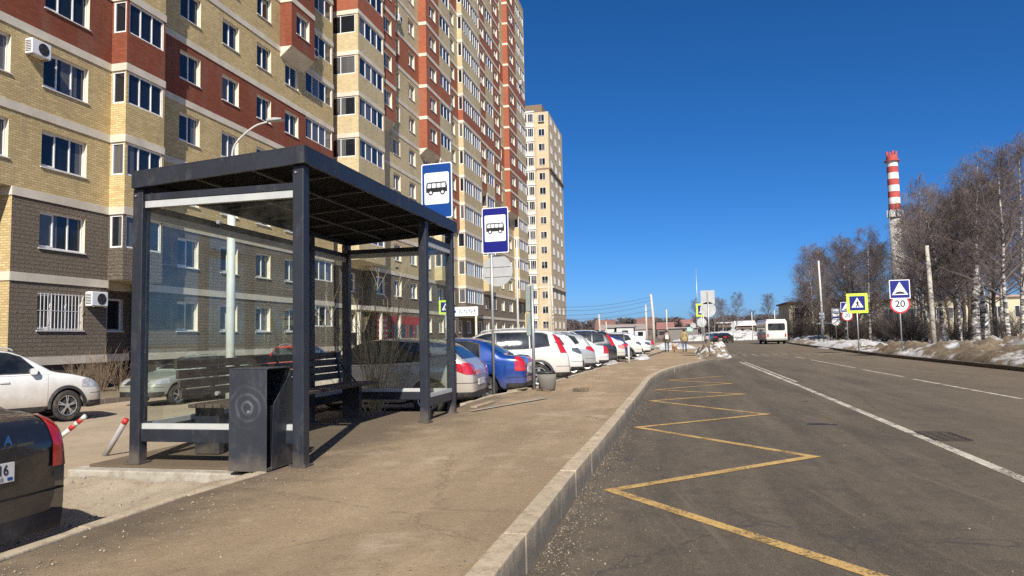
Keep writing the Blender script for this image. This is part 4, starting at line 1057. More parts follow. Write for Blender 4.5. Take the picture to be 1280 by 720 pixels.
# on its own post, with the grey back of a round sign below
pb0 = atz(617, 491, 0.22); Y = pb0.y
c = aty(619.5, 288, Y); cc = aty(621, 338, Y)
t = thing('bus_stop_sign', 'blue bus stop sign on a grey post above the grey back of a round sign', 'road sign', pb0, R(-4))
sign_post(t, -0.1, c.z-pb0.z+0.40)
bus_sign(t, 0.62, 1.03, M['sign_navy'], (c.x-pb0.x, -0.02, c.z-pb0.z))
g = MB(); g.prism(circle(0, 0, 0.355, n=40), lambda a, q, d: (a, d, q), 0.064, 0.070); g.box(-0.30, 0.30, 0.050, 0.0635, 0.08, 0.11); g.box(-0.30, 0.30, 0.050, 0.0635, -0.14, -0.11)
o = g.build('round_plate', M['grey_back'], t); o.location = (cc.x-pb0.x, 0, cc.z-pb0.z)
g = MB()
for z in (0.2, -0.2): g.box(-0.06, 0.06, -0.012, 0.07, z-.02, z+.02)
o = g.build('clamp', M['galv'], t); o.location = (0, 0, c.z-pb0.z)
# edge on sign on a shorter post
pb1 = atz(668, 486, 0.24); zt = aty(667, 356, pb1.y).z-pb1.z
t = thing('side_facing_sign', 'grey post with tall sign plates seen edge on, beside the concrete flower pot', 'road sign', pb1, R(0))
sign_post(t, -0.1, zt, 0.036, M['galv'], (0, 0))
g = MB(); g.box(-0.16, -0.05, -0.02, 0.30, zt-0.62, zt-0.02); g.box(-0.15, -0.05, -0.02, 0.28, zt-1.18, zt-0.66); g.build('plate', simple('grey_green_plate', (0.22, 0.26, 0.24), .6), t, bevel=0.01)
# flower pot
pq = atz(684, 487.5, 0.235)
t = thing('concrete_pot', 'round grey concrete pot with dark rim beside the post with edge on sign', 'planter', pq)
g = MB(); g.tube([(0, 0, 0), (0, 0, 0.02), (0, 0, 0.24), (0, 0, 0.36)], [0.16, 0.185, 0.21, 0.212], 24); g.build('pot', concrete('pot_concrete', (0.20, 0.19, 0.17)), t, True)
g = MB(); g.tube([(0, 0, 0.361), (0, 0, 0.42)], [0.20, 0.19], 20); g.build('rim', M['car_black'], t, True)
g = MB(); rr = random.Random(2)
for k in range(9):
    a = rr.uniform(0, 6.28); s = rr.uniform(.03, .07); d = rr.uniform(0.35, .65); x, y = math.cos(a)*d+0.35, math.sin(a)*d*.5
    g.box(x-s, x+s*1.4, y-s, y+s, 0, s)
o = g.build('rubble', M['earth']); o.location = (pq.x, pq.y-0.25, 0.225); tag(o, 'crumbled earth clods at the foot of the concrete pot', 'rubble', None, 'stuff')
# boards lying at the pavement edge
for lbl, px0, py0, px1, py1 in (('weathered plank lying at the pavement edge behind the shelter', 592, 510, 616, 503),):
    a, c2 = atz(px0, py0, 0.225), atz(px1, py1, 0.225); dd = c2-a
    g = MB(); g.box(0, dd.length, -0.06, 0.06, 0, 0.03)
    o = g.build('plank', simple('weathered_wood', (0.33, 0.25, 0.16), .9), None, bevel=0.005); o.location = a; o.rotation_euler = (0, 0, math.atan2(dd.y, dd.x)); tag(o, lbl, 'plank')
# pale flush edging crossing the pavement beside the sign post
a, c2 = atz(590, 513, 0.24), atz(683, 497, 0.24)
g = MB(); stripe(g, a[:2], c2[:2], 0.10, 0.236); structure('flush_edging', g, M['concrete'])
# right hand and far signs -------------------------------------------------
def plate_round(t, c, r, ring=True, txt=None, face=None):
    pl = lambda a, q, d: (c[0]+a, c[1]-d, c[2]+q)
    g = MB(); g.prism(circle(0, 0, r, n=36), pl, -0.01, 0.0); o = g.build('round_plate', M['sign_red'] if ring else M['grey_back'], t)
    g = MB(); g.prism(circle(0, 0, r*0.83, n=36), pl, 0.001, 0.004); g.build('field', face or M['sign_white'], o); q = o
    if txt:
        g = text_mb(txt, r*1.02); h = MB(); h.add(g, Matrix.Translation((c[0], c[1]-0.012, c[2])) @ Matrix.Rotation(R(90), 4, 'X')); h.build('numerals', M['sign_black'], q)
    return o
def plate_sq(t, c, s, blue, kind, rim=None):
    pl = lambda a, q, d: (c[0]+a, c[1]-d, c[2]+q)
    e = 0
    if rim:
        g = MB(); g.prism(rrect(-s*.69, s*.69, -s*.69, s*.69, 0.04), pl, -0.012, -0.002); o = g.build('backing', rim, t)
    g = MB(); g.prism(rrect(-s/2, s/2, -s/2, s/2, 0.03), pl, -0.001, 0.003); o = g.build('plate', M['sign_white'] if not rim else blue, t)
    g = MB(); g.prism(rrect(-s*.46, s*.46, -s*.46, s*.46, 0.02), pl, 0.004, 0.006); g.build('field', blue, o); f = o
    g = MB(); g.prism([(-s*.39, -s*.30), (s*.39, -s*.30), (0, s*.40)], pl, 0.008, 0.010); g.build('triangle', M['sign_white'], f)
    g = MB()
    if kind == 'hump': g.prism(circle(0, -s*.25, s*.24, s*.13, 20, 0, 180), pl, 0.013, 0.015)
    else:
        g.prism(circle(0, s*.16, s*.045, n=12), pl, 0.013, 0.015)
        for pa, pb2, wd in (((0, .10), (0.02, -.08), .05), ((.02, -.08), (-.10, -.27), .035), ((.02, -.08), (.12, -.27), .035), ((0, .08), (-.10, -.04), .028), ((0, .08), (.11, .0), .028)):
            A = Vector((pa[0]*s, pa[1]*s)); B = Vector((pb2[0]*s, pb2[1]*s)); d = (B-A).normalized(); n = Vector((-d.y, d.x))*wd*s
            g.prism([tuple(A-n), tuple(A+n), tuple(B+n), tuple(B-n)][::-1], pl, 0.013, 0.0145)
    g.build('pictogram', M['sign_black'], f)
    return o
def gz(x, y):   # verge height
    u = (x-vr(y)-0.18)/8.5
    return max(bank(u, y)[2], 0) if 0 < u < 1 else 0.05
def right_sign(label, px, Y, pybase, build, pxtop=None):
    p = aty(px, 420, Y); x = p.x; zg = gz(x, Y)
    t = thing('road_sign', label, 'road sign', (x, Y, zg)); build(t, zg, x, Y); return t
def b1(t, zg, x, Y):
    c1 = aty(1124.5, 361.5, Y); c2 = aty(1125, 380, Y); k = Y/0.975/F
    sign_post(t, -0.2, c1.z-zg+0.3, 0.035)
    plate_sq(t, (c1.x-x, -0.01, c1.z-zg), 21*k, M['sign_navy'], 'hump'); plate_round(t, (c2.x-x, -0.01, c2.z-zg), 10.3*k, True, '20')
right_sign('blue speed hump sign over round red 20 limit sign, nearest pair on right verge', 1127, 40.6, 444, b1)
def b2(t, zg, x, Y):
    c1 = aty(1071.5, 379, Y); k = Y/0.975/F
    sign_post(t, -0.2, c1.z-zg+0.3, 0.035); plate_sq(t, (c1.x-x, -0.01, c1.z-zg), 16.0*k, M['sign_navy'], 'walk', M['sign_lime'])
right_sign('pedestrian crossing sign with bright lime border on the right verge', 1073, 47.2, 440, b2)
def b3(t, zg, x, Y):
    c1 = aty(1057.5, 384, Y); c2 = aty(1059, 394.5, Y); k = Y/0.975/F
    sign_post(t, -0.2, c1.z-zg+0.3, 0.035)
    plate_sq(t, (c1.x-x, -0.01, c1.z-zg), 11.5*k, M['sign_navy'], 'hump'); plate_round(t, (c2.x-x, -0.01, c2.z-zg), 5.9*k, True, '20')
right_sign('far speed hump sign over round 20 limit sign, behind the lime sign', 1060, 68, 424, b3)
def b4(t, zg, x, Y):
    c1 = aty(1044.5, 391.5, Y); c2 = aty(1045, 402, Y); k = Y/0.975/F
    sign_post(t, -0.2, c1.z-zg+0.4, 0.04)
    bus_sign(t, 8.5*k, 11*k, M['sign_navy'], (c1.x-x, -0.01, c1.z-zg))
    pl = plate_round(t, (c2.x-x, -0.01, c2.z-zg), 4.6*k, False)
    g = MB(); g.tube([(c2.x-x-.25, -0.03, c2.z-zg-.25), (c2.x-x+.25, -0.03, c2.z-zg+.25)], 0.035, 5); g.build('slash', M['car_black'], pl)
right_sign('small far bus stop sign over a round grey slashed sign', 1045.5, 92, 423, b4)
def b5(t, zg, x, Y):
    c1 = aty(1027, 395, Y); k = Y/0.975/F
    sign_post(t, -0.2, c1.z-zg+0.4, 0.03)
    bus_sign(t, 6*k, 8*k, M['sign_blue'], (c1.x-x, -0.12, c1.z-zg))
right_sign('small blue bus stop sign fixed beside the tall white pole, far right verge', 1027.2, 96, 423, b5)
# cluster left of the road, seen partly from behind
def cl(label, px, pyb, Y, fn):
    p = aty(px, pyb, Y); t = thing('road_sign', label, 'road sign', (p.x, Y, 0.15)); fn(t, p.x, Y, Y/0.975/F); return t
def c1f(t, x, Y, k):
    a = aty(884.5, 371.5, Y); b_ = aty(885, 387, Y); z = 0.15
    sign_post(t, -0.2, a.z-z+0.3, 0.035, None, (0, -0.03))
    s = 8*k; g = MB(); g.box(a.x-x-s, a.x-x+s, 0, 0.012, a.z-z-s, a.z-z+s); g.build('square_plate', M['grey_back'], t)
    g = MB(); g.prism(circle(0, 0, 9*k, n=30), lambda q, w_, d: (b_.x-x+q, d, b_.z-z+w_), 0.0, 0.012); g.build('round_plate', M['grey_back'], t)
cl('grey backs of a square and a round sign on one post, left of the road', 887.5, 445, 43.5, c1f)
def c2f(t, x, Y, k):
    a = aty(878.5, 387.5, Y); sign_post(t, -0.2, a.z-0.15+0.3, 0.035); plate_sq(t, (a.x-x, -0.01, a.z-0.15), 11.0*k, M['sign_navy'], 'walk', M['sign_lime'])
cl('lime bordered pedestrian crossing sign half hidden behind the round grey sign back', 881, 440, 48, c2f)
def c3f(t, x, Y, k):
    a = aty(877, 403, Y); sign_post(t, -0.2, a.z-0.15+1.2, 0.03)
    g = MB(); g.prism(circle(0, 0, 5.5*k, n=30), lambda q, w_, d: (a.x-x+q, d, a.z-0.15+w_), 0.04, 0.052); g.build('round_plate', M['grey_back'], t)
cl('low round grey sign back on the leftmost post of the cluster', 878.5, 437, 51, c3f)
def c4f(t, x, Y, k):
    a = aty(866.5, 407, Y); b_ = aty(862, 411, Y); sign_post(t, -0.2, a.z-0.15+.3, 0.03)
    g = MB(); g.prism(circle(0, 0, 3.3*k, n=24), lambda q, w_, d: (a.x-x+q, d, a.z-0.15+w_), -0.02, -0.01); g.build('round_plate', M['grey_back'], t)
    g = MB(); g.box(b_.x-x-3*k, b_.x-x+3*k, -0.02, -0.01, b_.z-.15-3*k, b_.z-.15+2*k); g.build('square_plate', simple('pale_green_plate', (0.35, 0.55, 0.48), .5), t)
cl('tiny far sign pair, a pale green square beside a round plate', 866, 420, 110, c4f)
def c5f(t, x, Y, k):
    sign_post(t, -0.2, aty(916, 403, Y).z, 0.05)
    for py in (407, 413):
        a = aty(916.5, py, Y); g = MB(); g.prism(circle(0, 0, 2.9*k, n=24), lambda q, w_, d: (a.x-x+q, d, a.z-0.15+w_), -0.05, -0.04); g.build('round_plate', M['grey_back'], t)
cl('far post with two round pale plates beyond the dark cars', 916.5, 420, 120, c5f)
# crossing sign by the apartment block, seen through the shelter glass
p = aty(557, 384, 30); t = thing('road_sign', 'lime bordered crossing sign seen through the shelter glass near the apartment block', 'road sign', (p.x, 30, 0))
sign_post(t, 0, p.z+.3, 0.03); plate_sq(t, (0, -0.01, p.z), 0.45, M['sign_navy'], 'walk', M['sign_lime'])
# ------------------------------------------------------------------ poles and lamps
def pole(name, label, cat, px0, py0, pxt, pyt, Y, r0, r1, mat, zb=0.0, arm=None, bar=None, group=None):
    a = aty(px0, py0, Y); b_ = aty(pxt, pyt, Y); t = thing(name, label, cat, (a.x, Y, zb), 0, group)
    hgt = b_.z-zb
    g = MB(); g.tube([(0, 0, -0.2), (0, 0, hgt*.5), (b_.x-a.x if abs(b_.x-a.x) < 0.3 else 0, 0, hgt)], [r0, (r0+r1)/2, r1], 12); g.build('post', mat, t, True)
    if bar:
        g = MB()
        for z in bar: g.box(-0.6, 0.6, -0.05, 0.05, hgt-z-.05, hgt-z+.05)
        for z in bar:
            for x in (-0.55, -0.25, 0.25, 0.55): g.tube([(x, 0, hgt-z+.05), (x, 0, hgt-z+.22)], 0.04, 6)
        g.build('crossarm', M['hub_dark'], t)
    return t, a, hgt
t, a, hg = pole('street_lamp', 'pale street lamp with curved arm rising behind the bus shelter', 'street lamp', 288, 440, 289.5, 232, 14.0, 0.105, 0.085, M['pole_paint'])
e = aty(340, 151, 14.0); dx, dz = e.x-a.x, e.z
g = MB(); g.tube(crom([(0, 0, hg-0.02), (0.0, 0, hg+0.55), (0.09, 0, hg+0.95), (dx*0.55, 0, dz-0.10), (dx, 0, dz)], 5), 0.022, 8); arm = g.build('arm', M['pole_paint'], t, True)
g = MB(); g.prism([(-0.10, -0.02), (0.26, -0.015), (0.28, 0.02), (0.08, 0.05), (-0.10, 0.035)], lambda q, w_, d: (dx+q, d, dz+w_), -0.09, 0.09); g.build('lamp_head', M['grey_back'], arm, bevel=0.015)
pole('lamp_post', 'slim pale lamp post standing before the far part of the apartment block', 'lamp post', 648, 430, 646, 298, 58, 0.11, 0.07, M['pole_paint'])
pole('utility_pole', 'left one of two thin pale poles before the tower block', 'pole', 687, 420, 685.5, 352, 95, 0.17, 0.12, M['concrete_pole'])
pole('utility_pole', 'right one of two thin pale poles before the tower block', 'pole', 691.5, 420, 689, 345, 97, 0.17, 0.12, M['concrete_pole'])
tp, ap, hgp = pole('utility_pole', 'tallest pale utility pole above the row of parked cars, wires attached', 'utility pole', 817.5, 425, 813.5, 368, 105, 0.22, 0.16, M['concrete_pole'])
pole('utility_pole', 'pale pole just left of the tallest utility pole', 'utility pole', 808.5, 420, 807, 381, 130, 0.2, 0.15, M['concrete_pole'])
pole('utility_pole', 'thin pole with dark top between the two walkers', 'utility pole', 834, 421, 833, 387, 140, 0.16, 0.12, M['concrete_pole'])
pole('utility_pole', 'short pale pole above the white parked cars left of centre', 'utility pole', 750, 418, 748.5, 393, 150, 0.2, 0.16, M['concrete_pole'])
pole('utility_pole', 'pale pole by the low garages', 'utility pole', 758.5, 418, 757.5, 402, 160, 0.15, 0.12, M['concrete_pole'])
pole('utility_pole', 'slender white pole left of the bus, beside the road bend', 'utility pole', 941, 420, 939.5, 390, 120, 0.08, 0.06, M['pole_paint'])
pole('utility_pole', 'leaning white pole rising over the bus roof', 'utility pole', 969, 412, 968, 388, 150, 0.11, 0.08, M['pole_paint'])
pole('utility_pole', 'tall white pole among the birches by the far bus shelter', 'utility pole', 1029, 425, 1023, 326, 95, 0.15, 0.10, M['pole_paint'], 0.1)
pole('utility_pole', 'thick concrete utility pole with crossarm right of the 20 limit sign', 'utility pole', 1167, 425, 1158.5, 307, 54, 0.19, 0.12, M['concrete_pole'], 0.2, None, (0.15, ))
pole('mast', 'very thin tall mast above the sign cluster', 'mast', 873, 415, 872.5, 335, 320, 0.3, 0.12, M['galv'])
# wires
wm = simple('wire_dark', (0.05, 0.05, 0.05), .7)
for k, (py0, py1) in enumerate(((384, 371), (388.5, 375.5), (394, 381), (398.5, 388))):
    A = aty(690, py0, 96); B = aty(814.5, py1, 105); pts = [A.lerp(B, i/12)+Vector((0, 0, -0.5*math.sin(math.pi*i/12))) for i in range(13)]
    g = MB(); g.tube(pts, 0.028, 4); o = g.build('overhead_wire', wm); tag(o, ['topmost', 'second highest', 'third highest', 'lowest'][k]+' overhead wire running to the tallest utility pole', 'wire', 'overhead wires')
# leaning posts by the near car
a, c2 = aty(72, 556, 9.2), aty(107, 520, 9.2)
t = thing('barrier_post', 'leaning red and white striped post behind the dark car', 'post', (a.x, 9.2, 0)); d = Vector((c2.x-a.x, 0, c2.z)); 
g = MB(); g.tube([(0, 0, 0), d*0.45], 0.036, 12, caps=True); g.tube([d*0.62, d*0.74], 0.036, 12); g.tube([d*0.87, d], 0.036, 12); g.build('post', M['pole_paint'], t, True)
g = MB(); g.tube([d*0.45, d*0.62], 0.0365, 12); g.tube([d*0.74, d*0.87], 0.0365, 12); g.build('red_band', M['sign_red'], t, True)
a, c2 = aty(133, 559, 8.0), aty(158, 524, 8.0)
t = thing('leaning_pipe', 'grey steel pipe with red tip leaning left of the shelter corner post', 'pipe', (a.x, 8.0, 0)); dx, dz = c2.x-a.x, c2.z
g = MB(); g.tube([(-.06, 0, -0.08), (dx*0.88, 0, dz*0.88)], 0.036, 10); g.build('pipe', simple('dull_pipe', (0.30, 0.29, 0.28), .6), t, True)
g = MB(); g.tube([(dx*.881, 0, dz*.881), (dx, 0, dz)], 0.037, 10); g.build('tip', M['sign_red'], t, True)
p = aty(786, 446, 33.5); t = thing('bollard', 'thin white bollard post in the snow before the parked cars', 'bollard', (p.x, 33.5, 0.0))
g = MB(); g.tube([(0, 0, 0), (0, 0, 0.95)], 0.05, 10); g.build('post', M['pole_paint'], t, True); g = MB(); g.tube([(0, 0, 0.951), (0, 0, 1.0)], [0.055, 0.03], 10); g.build('cap', M['grey_back'], t, True)
# far shelter on the right
p0 = aty(1025, 404, 98); p1 = aty(1041, 404, 98); t = thing('bus_shelter', 'small far bus shelter with pale roof edge and greenish glass, under the birches', 'bus shelter', (p0.x, 98, 0.1)); L = p1.x-p0.x
zt = p0.z-0.1
g = MB(); g.box(-.2, L+.2, -.1, 1.6, zt-.12, zt+.05); g.build('roof', M['upvc'], t)
for x in (0.05, L-0.05): g = MB(); g.box(x-.05, x+.05, 0, .1, 0, zt-.122); g.build('post', M['shelter'], t)
for x in (0.05, L-0.05): g = MB(); g.box(x-.05, x+.05, 1.4, 1.5, 0, zt-.122); g.build('post', M['shelter'], t)
g = MB(); g.box(0.1, L-.1, 1.44, 1.45, 0.3, zt-.2); g.build('glass_pane', M['glass'], t)
#@@PART4
# ------------------------------------------------------------------ cars
KINDS = {
 'sedan': dict(L=4.34, W=1.72, belt=0.93, wr=0.305, front=0.82, rear=0.93,
   top=[(0, .60), (.06, .70), (.25, .79), (.7, .89), (1.15, .97), (1.3, 1.01), (1.62, 1.20), (2.0, 1.40), (2.3, 1.465), (2.75, 1.48), (3.1, 1.45), (3.35, 1.385), (3.62, 1.22), (3.85, 1.075), (4.0, 1.055), (4.2, 1.04), (4.29, .99), (4.34, .86)],
   win=[((1.47, 1.00), (2.38, 1.00), (2.38, 1.40), (2.10, 1.385), (1.98, 1.34)), ((2.44, 1.00), (3.32, 1.02), (3.28, 1.30), (3.05, 1.37), (2.44, 1.40))],
   rg=(3.40, 1.10, 1.36, 3.86), ws=(1.34, 2.02, 1.05, 1.39), doors=[(1.32, 2.41), (2.41, 3.25)], tail=(0.70, 1.02, 0.62, 4.12), lid=1.0),
 'hatch': dict(L=4.30, W=1.77, belt=0.95, wr=0.32, front=0.84, rear=0.86,
   top=[(0, .60), (.06, .72), (.25, .82), (.7, .94), (1.05, 1.02), (1.18, 1.06), (1.6, 1.28), (2.0, 1.43), (2.3, 1.485), (2.8, 1.495), (3.3, 1.45), (3.6, 1.40), (3.72, 1.36), (3.95, 1.18), (4.12, 1.03), (4.22, .96), (4.28, .88), (4.30, .75)],
   win=[((1.42, 1.02), (2.38, 1.01), (2.38, 1.42), (2.12, 1.405), (1.92, 1.33)), ((2.44, 1.01), (3.42, 1.06), (3.46, 1.20), (3.15, 1.36), (2.44, 1.42))],
   rg=(3.70, 1.06, 1.34, 4.12), ws=(1.22, 2.05, 1.10, 1.42), doors=[(1.28, 2.41), (2.41, 3.28)], tail=(0.76, 0.98, 0.48, 3.92), lid=.72),
 'suv': dict(L=4.60, W=1.80, belt=1.06, wr=0.345, front=0.86, rear=0.90,
   top=[(0, .66), (.06, .82), (.2, .92), (.7, 1.05), (1.05, 1.10), (1.2, 1.14), (1.65, 1.42), (1.95, 1.57), (2.3, 1.66), (2.9, 1.69), (3.6, 1.68), (4.05, 1.65), (4.22, 1.60), (4.36, 1.38), (4.46, 1.14), (4.53, 1.0), (4.58, .92), (4.60, .8)],
   win=[((1.50, 1.12), (2.45, 1.12), (2.45, 1.57), (2.15, 1.54), (1.92, 1.45)), ((2.51, 1.12), (3.42, 1.13), (3.42, 1.575), (2.51, 1.575)), ((3.49, 1.14), (4.02, 1.20), (3.96, 1.50), (3.82, 1.55), (3.49, 1.57))],
   rg=(4.10, 1.18, 1.56, 4.50), ws=(1.26, 2.0, 1.20, 1.55), doors=[(1.32, 2.48), (2.48, 3.46)], tail=(0.98, 1.56, 0.64, 4.05), lid=.98),
 'crossover': dict(L=4.42, W=1.80, belt=1.0, wr=0.335, front=0.86, rear=0.88,
   top=[(0, .64), (.06, .78), (.22, .90), (.7, 1.00), (1.05, 1.06), (1.2, 1.10), (1.65, 1.36), (2.0, 1.52), (2.3, 1.59), (2.9, 1.62), (3.5, 1.58), (3.85, 1.53), (3.98, 1.48), (4.14, 1.28), (4.26, 1.08), (4.34, .98), (4.40, .90), (4.42, .78)],
   win=[((1.48, 1.07), (2.42, 1.06), (2.42, 1.52), (2.15, 1.49), (1.92, 1.40)), ((2.48, 1.06), (3.34, 1.09), (3.34, 1.50), (2.48, 1.52)), ((3.40, 1.11), (3.80, 1.20), (3.62, 1.42), (3.40, 1.48))],
   rg=(3.96, 1.10, 1.45, 4.26), ws=(1.24, 2.05, 1.15, 1.50), doors=[(1.30, 2.45), (2.45, 3.36)], tail=(0.86, 1.06, 0.50, 4.05), lid=.8),
}
def interp(T, s):
    if s <= T[0][0]: return T[0][1]
    for a, b in zip(T[:-1], T[1:]):
        if s <= b[0]: return a[1]+(b[1]-a[1])*(s-a[0])/max(1e-9, b[0]-a[0])
    return T[-1][1]
def shell(K):
    L, W, belt, wr = K['L'], K['W'], K['belt'], K['wr']
    wf, wb = K['front'], L-K['rear']; Ra = wr+0.055; zc = wr
    S = set(round(s, 3) for s, _ in K['top'])
    arches = []
    for c in (wf, wb):
        for k in (-1.22, -1.0, -0.92, -0.70, -0.38, 0, 0.38, 0.70, 0.92, 1.0, 1.22): S.add(round(c+k*Ra, 3)); arches.append(round(c+k*Ra, 3))
    S = sorted(S); out = []
    for s in S:
        if out and s-out[-1] < 0.035 and s not in (0, L):
            if s in arches and out[-1] not in arches: out[-1] = s
            elif s in arches: out.append(s)
            continue
        out.append(s)
    if out[-1] != round(L, 3): out.append(round(L, 3))
    S = out; rings = []
    plan = [(0, .74), (.06, .84), (.2, .92), (.5, .97), (1.0, .99), (2.0, 1), (3.2, 1), (L-.9, .985), (L-.35, .95), (L-.12, .91), (L-.03, .87), (L, .83)]
    bel = [(0, .60), (.3, belt-.10), (1.0, belt), (L-.9, belt+.04), (L-.3, belt+.04), (L, belt-.02)]
    for s in S:
        zt = interp(K['top'], s); zb = min(interp(bel, s), zt-0.035); w = W/2*interp(plan, s)
        zl = 0.20
        if s < 0.6: zl = 0.24+0.04*(0.6-s)/.6
        if s > L-.6: zl = 0.24+0.08*(s-L+.6)/.6
        ar = 0
        for c in (wf, wb):
            if abs(s-c) <= Ra*1.001: zl = max(zl, zc+math.sqrt(max(0, Ra*Ra-(s-c)**2))); ar = 1
        c = max(0, min(1, (zt-zb-0.05)/0.42)); wr_ = w*(1-0.235*c)-0.02
        z2 = max(0.47, zl+0.05); z3 = max(zb-0.14, z2+0.05); z3 = min(z3, zb-0.02); z2 = min(z2, z3-0.02)
        rings.append([(w*0.72, zl), (w*0.965, zl), (w*0.995, z2), (w*1.0, z3), (w*0.975, zb), (w*0.975-(w*0.975-wr_)*0.80 if c > .3 else w*.93, zb+(zt-zb)*(0.80 if c > .3 else .45)),
                      (wr_*0.90 if c > .3 else w*.84, zb+(zt-zb)*0.955), (w*0.42, zt-0.004), (0.0, zt)])
    v = []; fc = []; nr = len(rings[0])
    for sgn in (1, -1):
        pass
    idx = {}
    for i, s in enumerate(S):
        for j, (y, z) in enumerate(rings[i]):
            for sg in ((1, -1) if j != nr-1 else (1,)):
                idx[i, j, sg] = len(v); v.append((L/2-s, y*sg, z))
        idx[i, nr-1, -1] = idx[i, nr-1, 1]
    for i in range(len(S)-1):
        for j in range(nr-1):
            a, b, c, d = idx[i, j, 1], idx[i+1, j, 1], idx[i+1, j+1, 1], idx[i, j+1, 1]; fc.append((a, d, c, b))
            a, b, c, d = idx[i, j, -1], idx[i+1, j, -1], idx[i+1, j+1, -1], idx[i, j+1, -1]; fc.append((a, b, c, d))
        fc.append((idx[i, 0, 1], idx[i+1, 0, 1], idx[i+1, 0, -1], idx[i, 0, -1]))
    for i, flip in ((0, 0), (len(S)-1, 1)):
        for j in range(nr-1):
            q = (idx[i, j, 1], idx[i, j, -1], idx[i, j+1, -1], idx[i, j+1, 1]) if j < nr-2 else (idx[i, j, 1], idx[i, j, -1], idx[i, nr-1, 1])
            fc.append(q if flip else q[::-1])
    me = bpy.data.meshes.new('shell'); me.from_pydata(v, [], fc); me.polygons.foreach_set('use_smooth', [True]*len(fc))
    o = link('shell', me); md = o.modifiers.new('s', 'SUBSURF'); md.levels = 2; md.render_levels = 2
    dg = C.evaluated_depsgraph_get(); me2 = bpy.data.meshes.new_from_object(o.evaluated_get(dg))
    bpy.data.objects.remove(o)
    bm = bmesh.new(); bm.from_mesh(me2); bmesh.ops.recalc_face_normals(bm, faces=bm.faces); bm.normal_update()
    return bm
def cut(bm0, planes, off, name, mat, keep=None):
    bm = bm0.copy()
    for co_, no in planes:
        bmesh.ops.bisect_plane(bm, geom=bm.verts[:]+bm.edges[:]+bm.faces[:], plane_co=co_, plane_no=no, clear_outer=True, dist=1e-5)
    if keep:
        dl = [f for f in bm.faces if not keep(f)]; bmesh.ops.delete(bm, geom=dl, context='FACES')
    bm.normal_update()
    nm = {v.index: v.normal.copy() for v in bm.verts}
    bm.verts.index_update(); nv = [v.normal.copy() for v in bm.verts]
    for v, n in zip(bm.verts, nv): v.co += n*off
    me = bpy.data.meshes.new(name); bm.to_mesh(me); bm.free(); me.materials.append(mat)
    for p in me.polygons: p.use_smooth = True
    return me
def side_planes(L, poly, sg):
    """poly in (s,z), any winding -> cutting planes"""
    pts = [Vector((L/2-s, z)) for s, z in poly]; c = sum(pts, Vector((0, 0)))/len(pts); out = []
    for a, b in zip(pts, pts[1:]+pts[:1]):
        d = b-a; n = Vector((d.y, -d.x))
        if n.dot(c-a) > 0: n = -n
        out.append(((a.x, 0, a.y), (n.x, 0, n.y)))
    out.append(((0, 0.25*sg, 0), (0, -sg, 0)))
    return out
def grow(poly, e):
    cx = sum(p[0] for p in poly)/len(poly); cy = sum(p[1] for p in poly)/len(poly)
    return [(p[0]+math.copysign(e, p[0]-cx), p[1]+math.copysign(e, p[1]-cy)) for p in poly]
def wheel_meshes(r, wd=0.20):
    ty = MB(); n = 32; prof = [(0.66, -.46), (0.74, -.5), (0.93, -.5), (0.985, -.40), (1.0, -.2), (1.0, .2), (0.985, .40), (0.93, .5), (0.74, .5), (0.66, .46)]
    for k in range(n):
        a0, a1 = 2*math.pi*k/n, 2*math.pi*(k+1)/n
        for (ra, ya), (rb, yb2) in zip(prof[:-1], prof[1:]):
            P = lambda rr, yy, a: (r*rr*math.cos(a), wd*yy, r+r*rr*math.sin(a))
            ty.quad(P(ra, ya, a0), P(ra, ya, a1), P(rb, yb2, a1), P(rb, yb2, a0))
    rim = MB(); P = lambda rr, yy, a: (r*rr*math.cos(a), yy, r+r*rr*math.sin(a))
    for sg in (1, -1):
        for k in range(n):
            a0, a1 = 2*math.pi*k/n, 2*math.pi*(k+1)/n
            rim.quad(P(.70, sg*wd*.48, a0), P(.70, sg*wd*.48, a1), P(.62, sg*wd*.44, a1), P(.62, sg*wd*.44, a0), 0)
            rim.quad(P(.62, sg*wd*.44, a0), P(.62, sg*wd*.44, a1), P(.60, sg*wd*.16, a1), P(.60, sg*wd*.16, a0), 1)
            rim.poly([P(.60, sg*wd*.16, a0), P(.60, sg*wd*.16, a1), (0, sg*wd*.16, r)], 1)
        for k in range(5):
            for e in (-0.13, 0.13):
                a = 2*math.pi*k/5+math.pi/2+e; da = 0.055
                rim.poly([P(.12, sg*wd*.46, a-0.5*(1 if e > 0 else .4)), P(.12, sg*wd*.46, a+.5*(1 if e < 0 else .4)), P(.63, sg*wd*.42, a+da), P(.63, sg*wd*.42, a-da)], 0)
        rim.poly([P(.16, sg*wd*.47, 2*math.pi*k/14) for k in range(14)], 0)
    return ty.mesh('tyre', M['rubber'], True, weld=True), rim.mesh('rim', [M['alloy'], M['hub_dark']])
CARP = {}
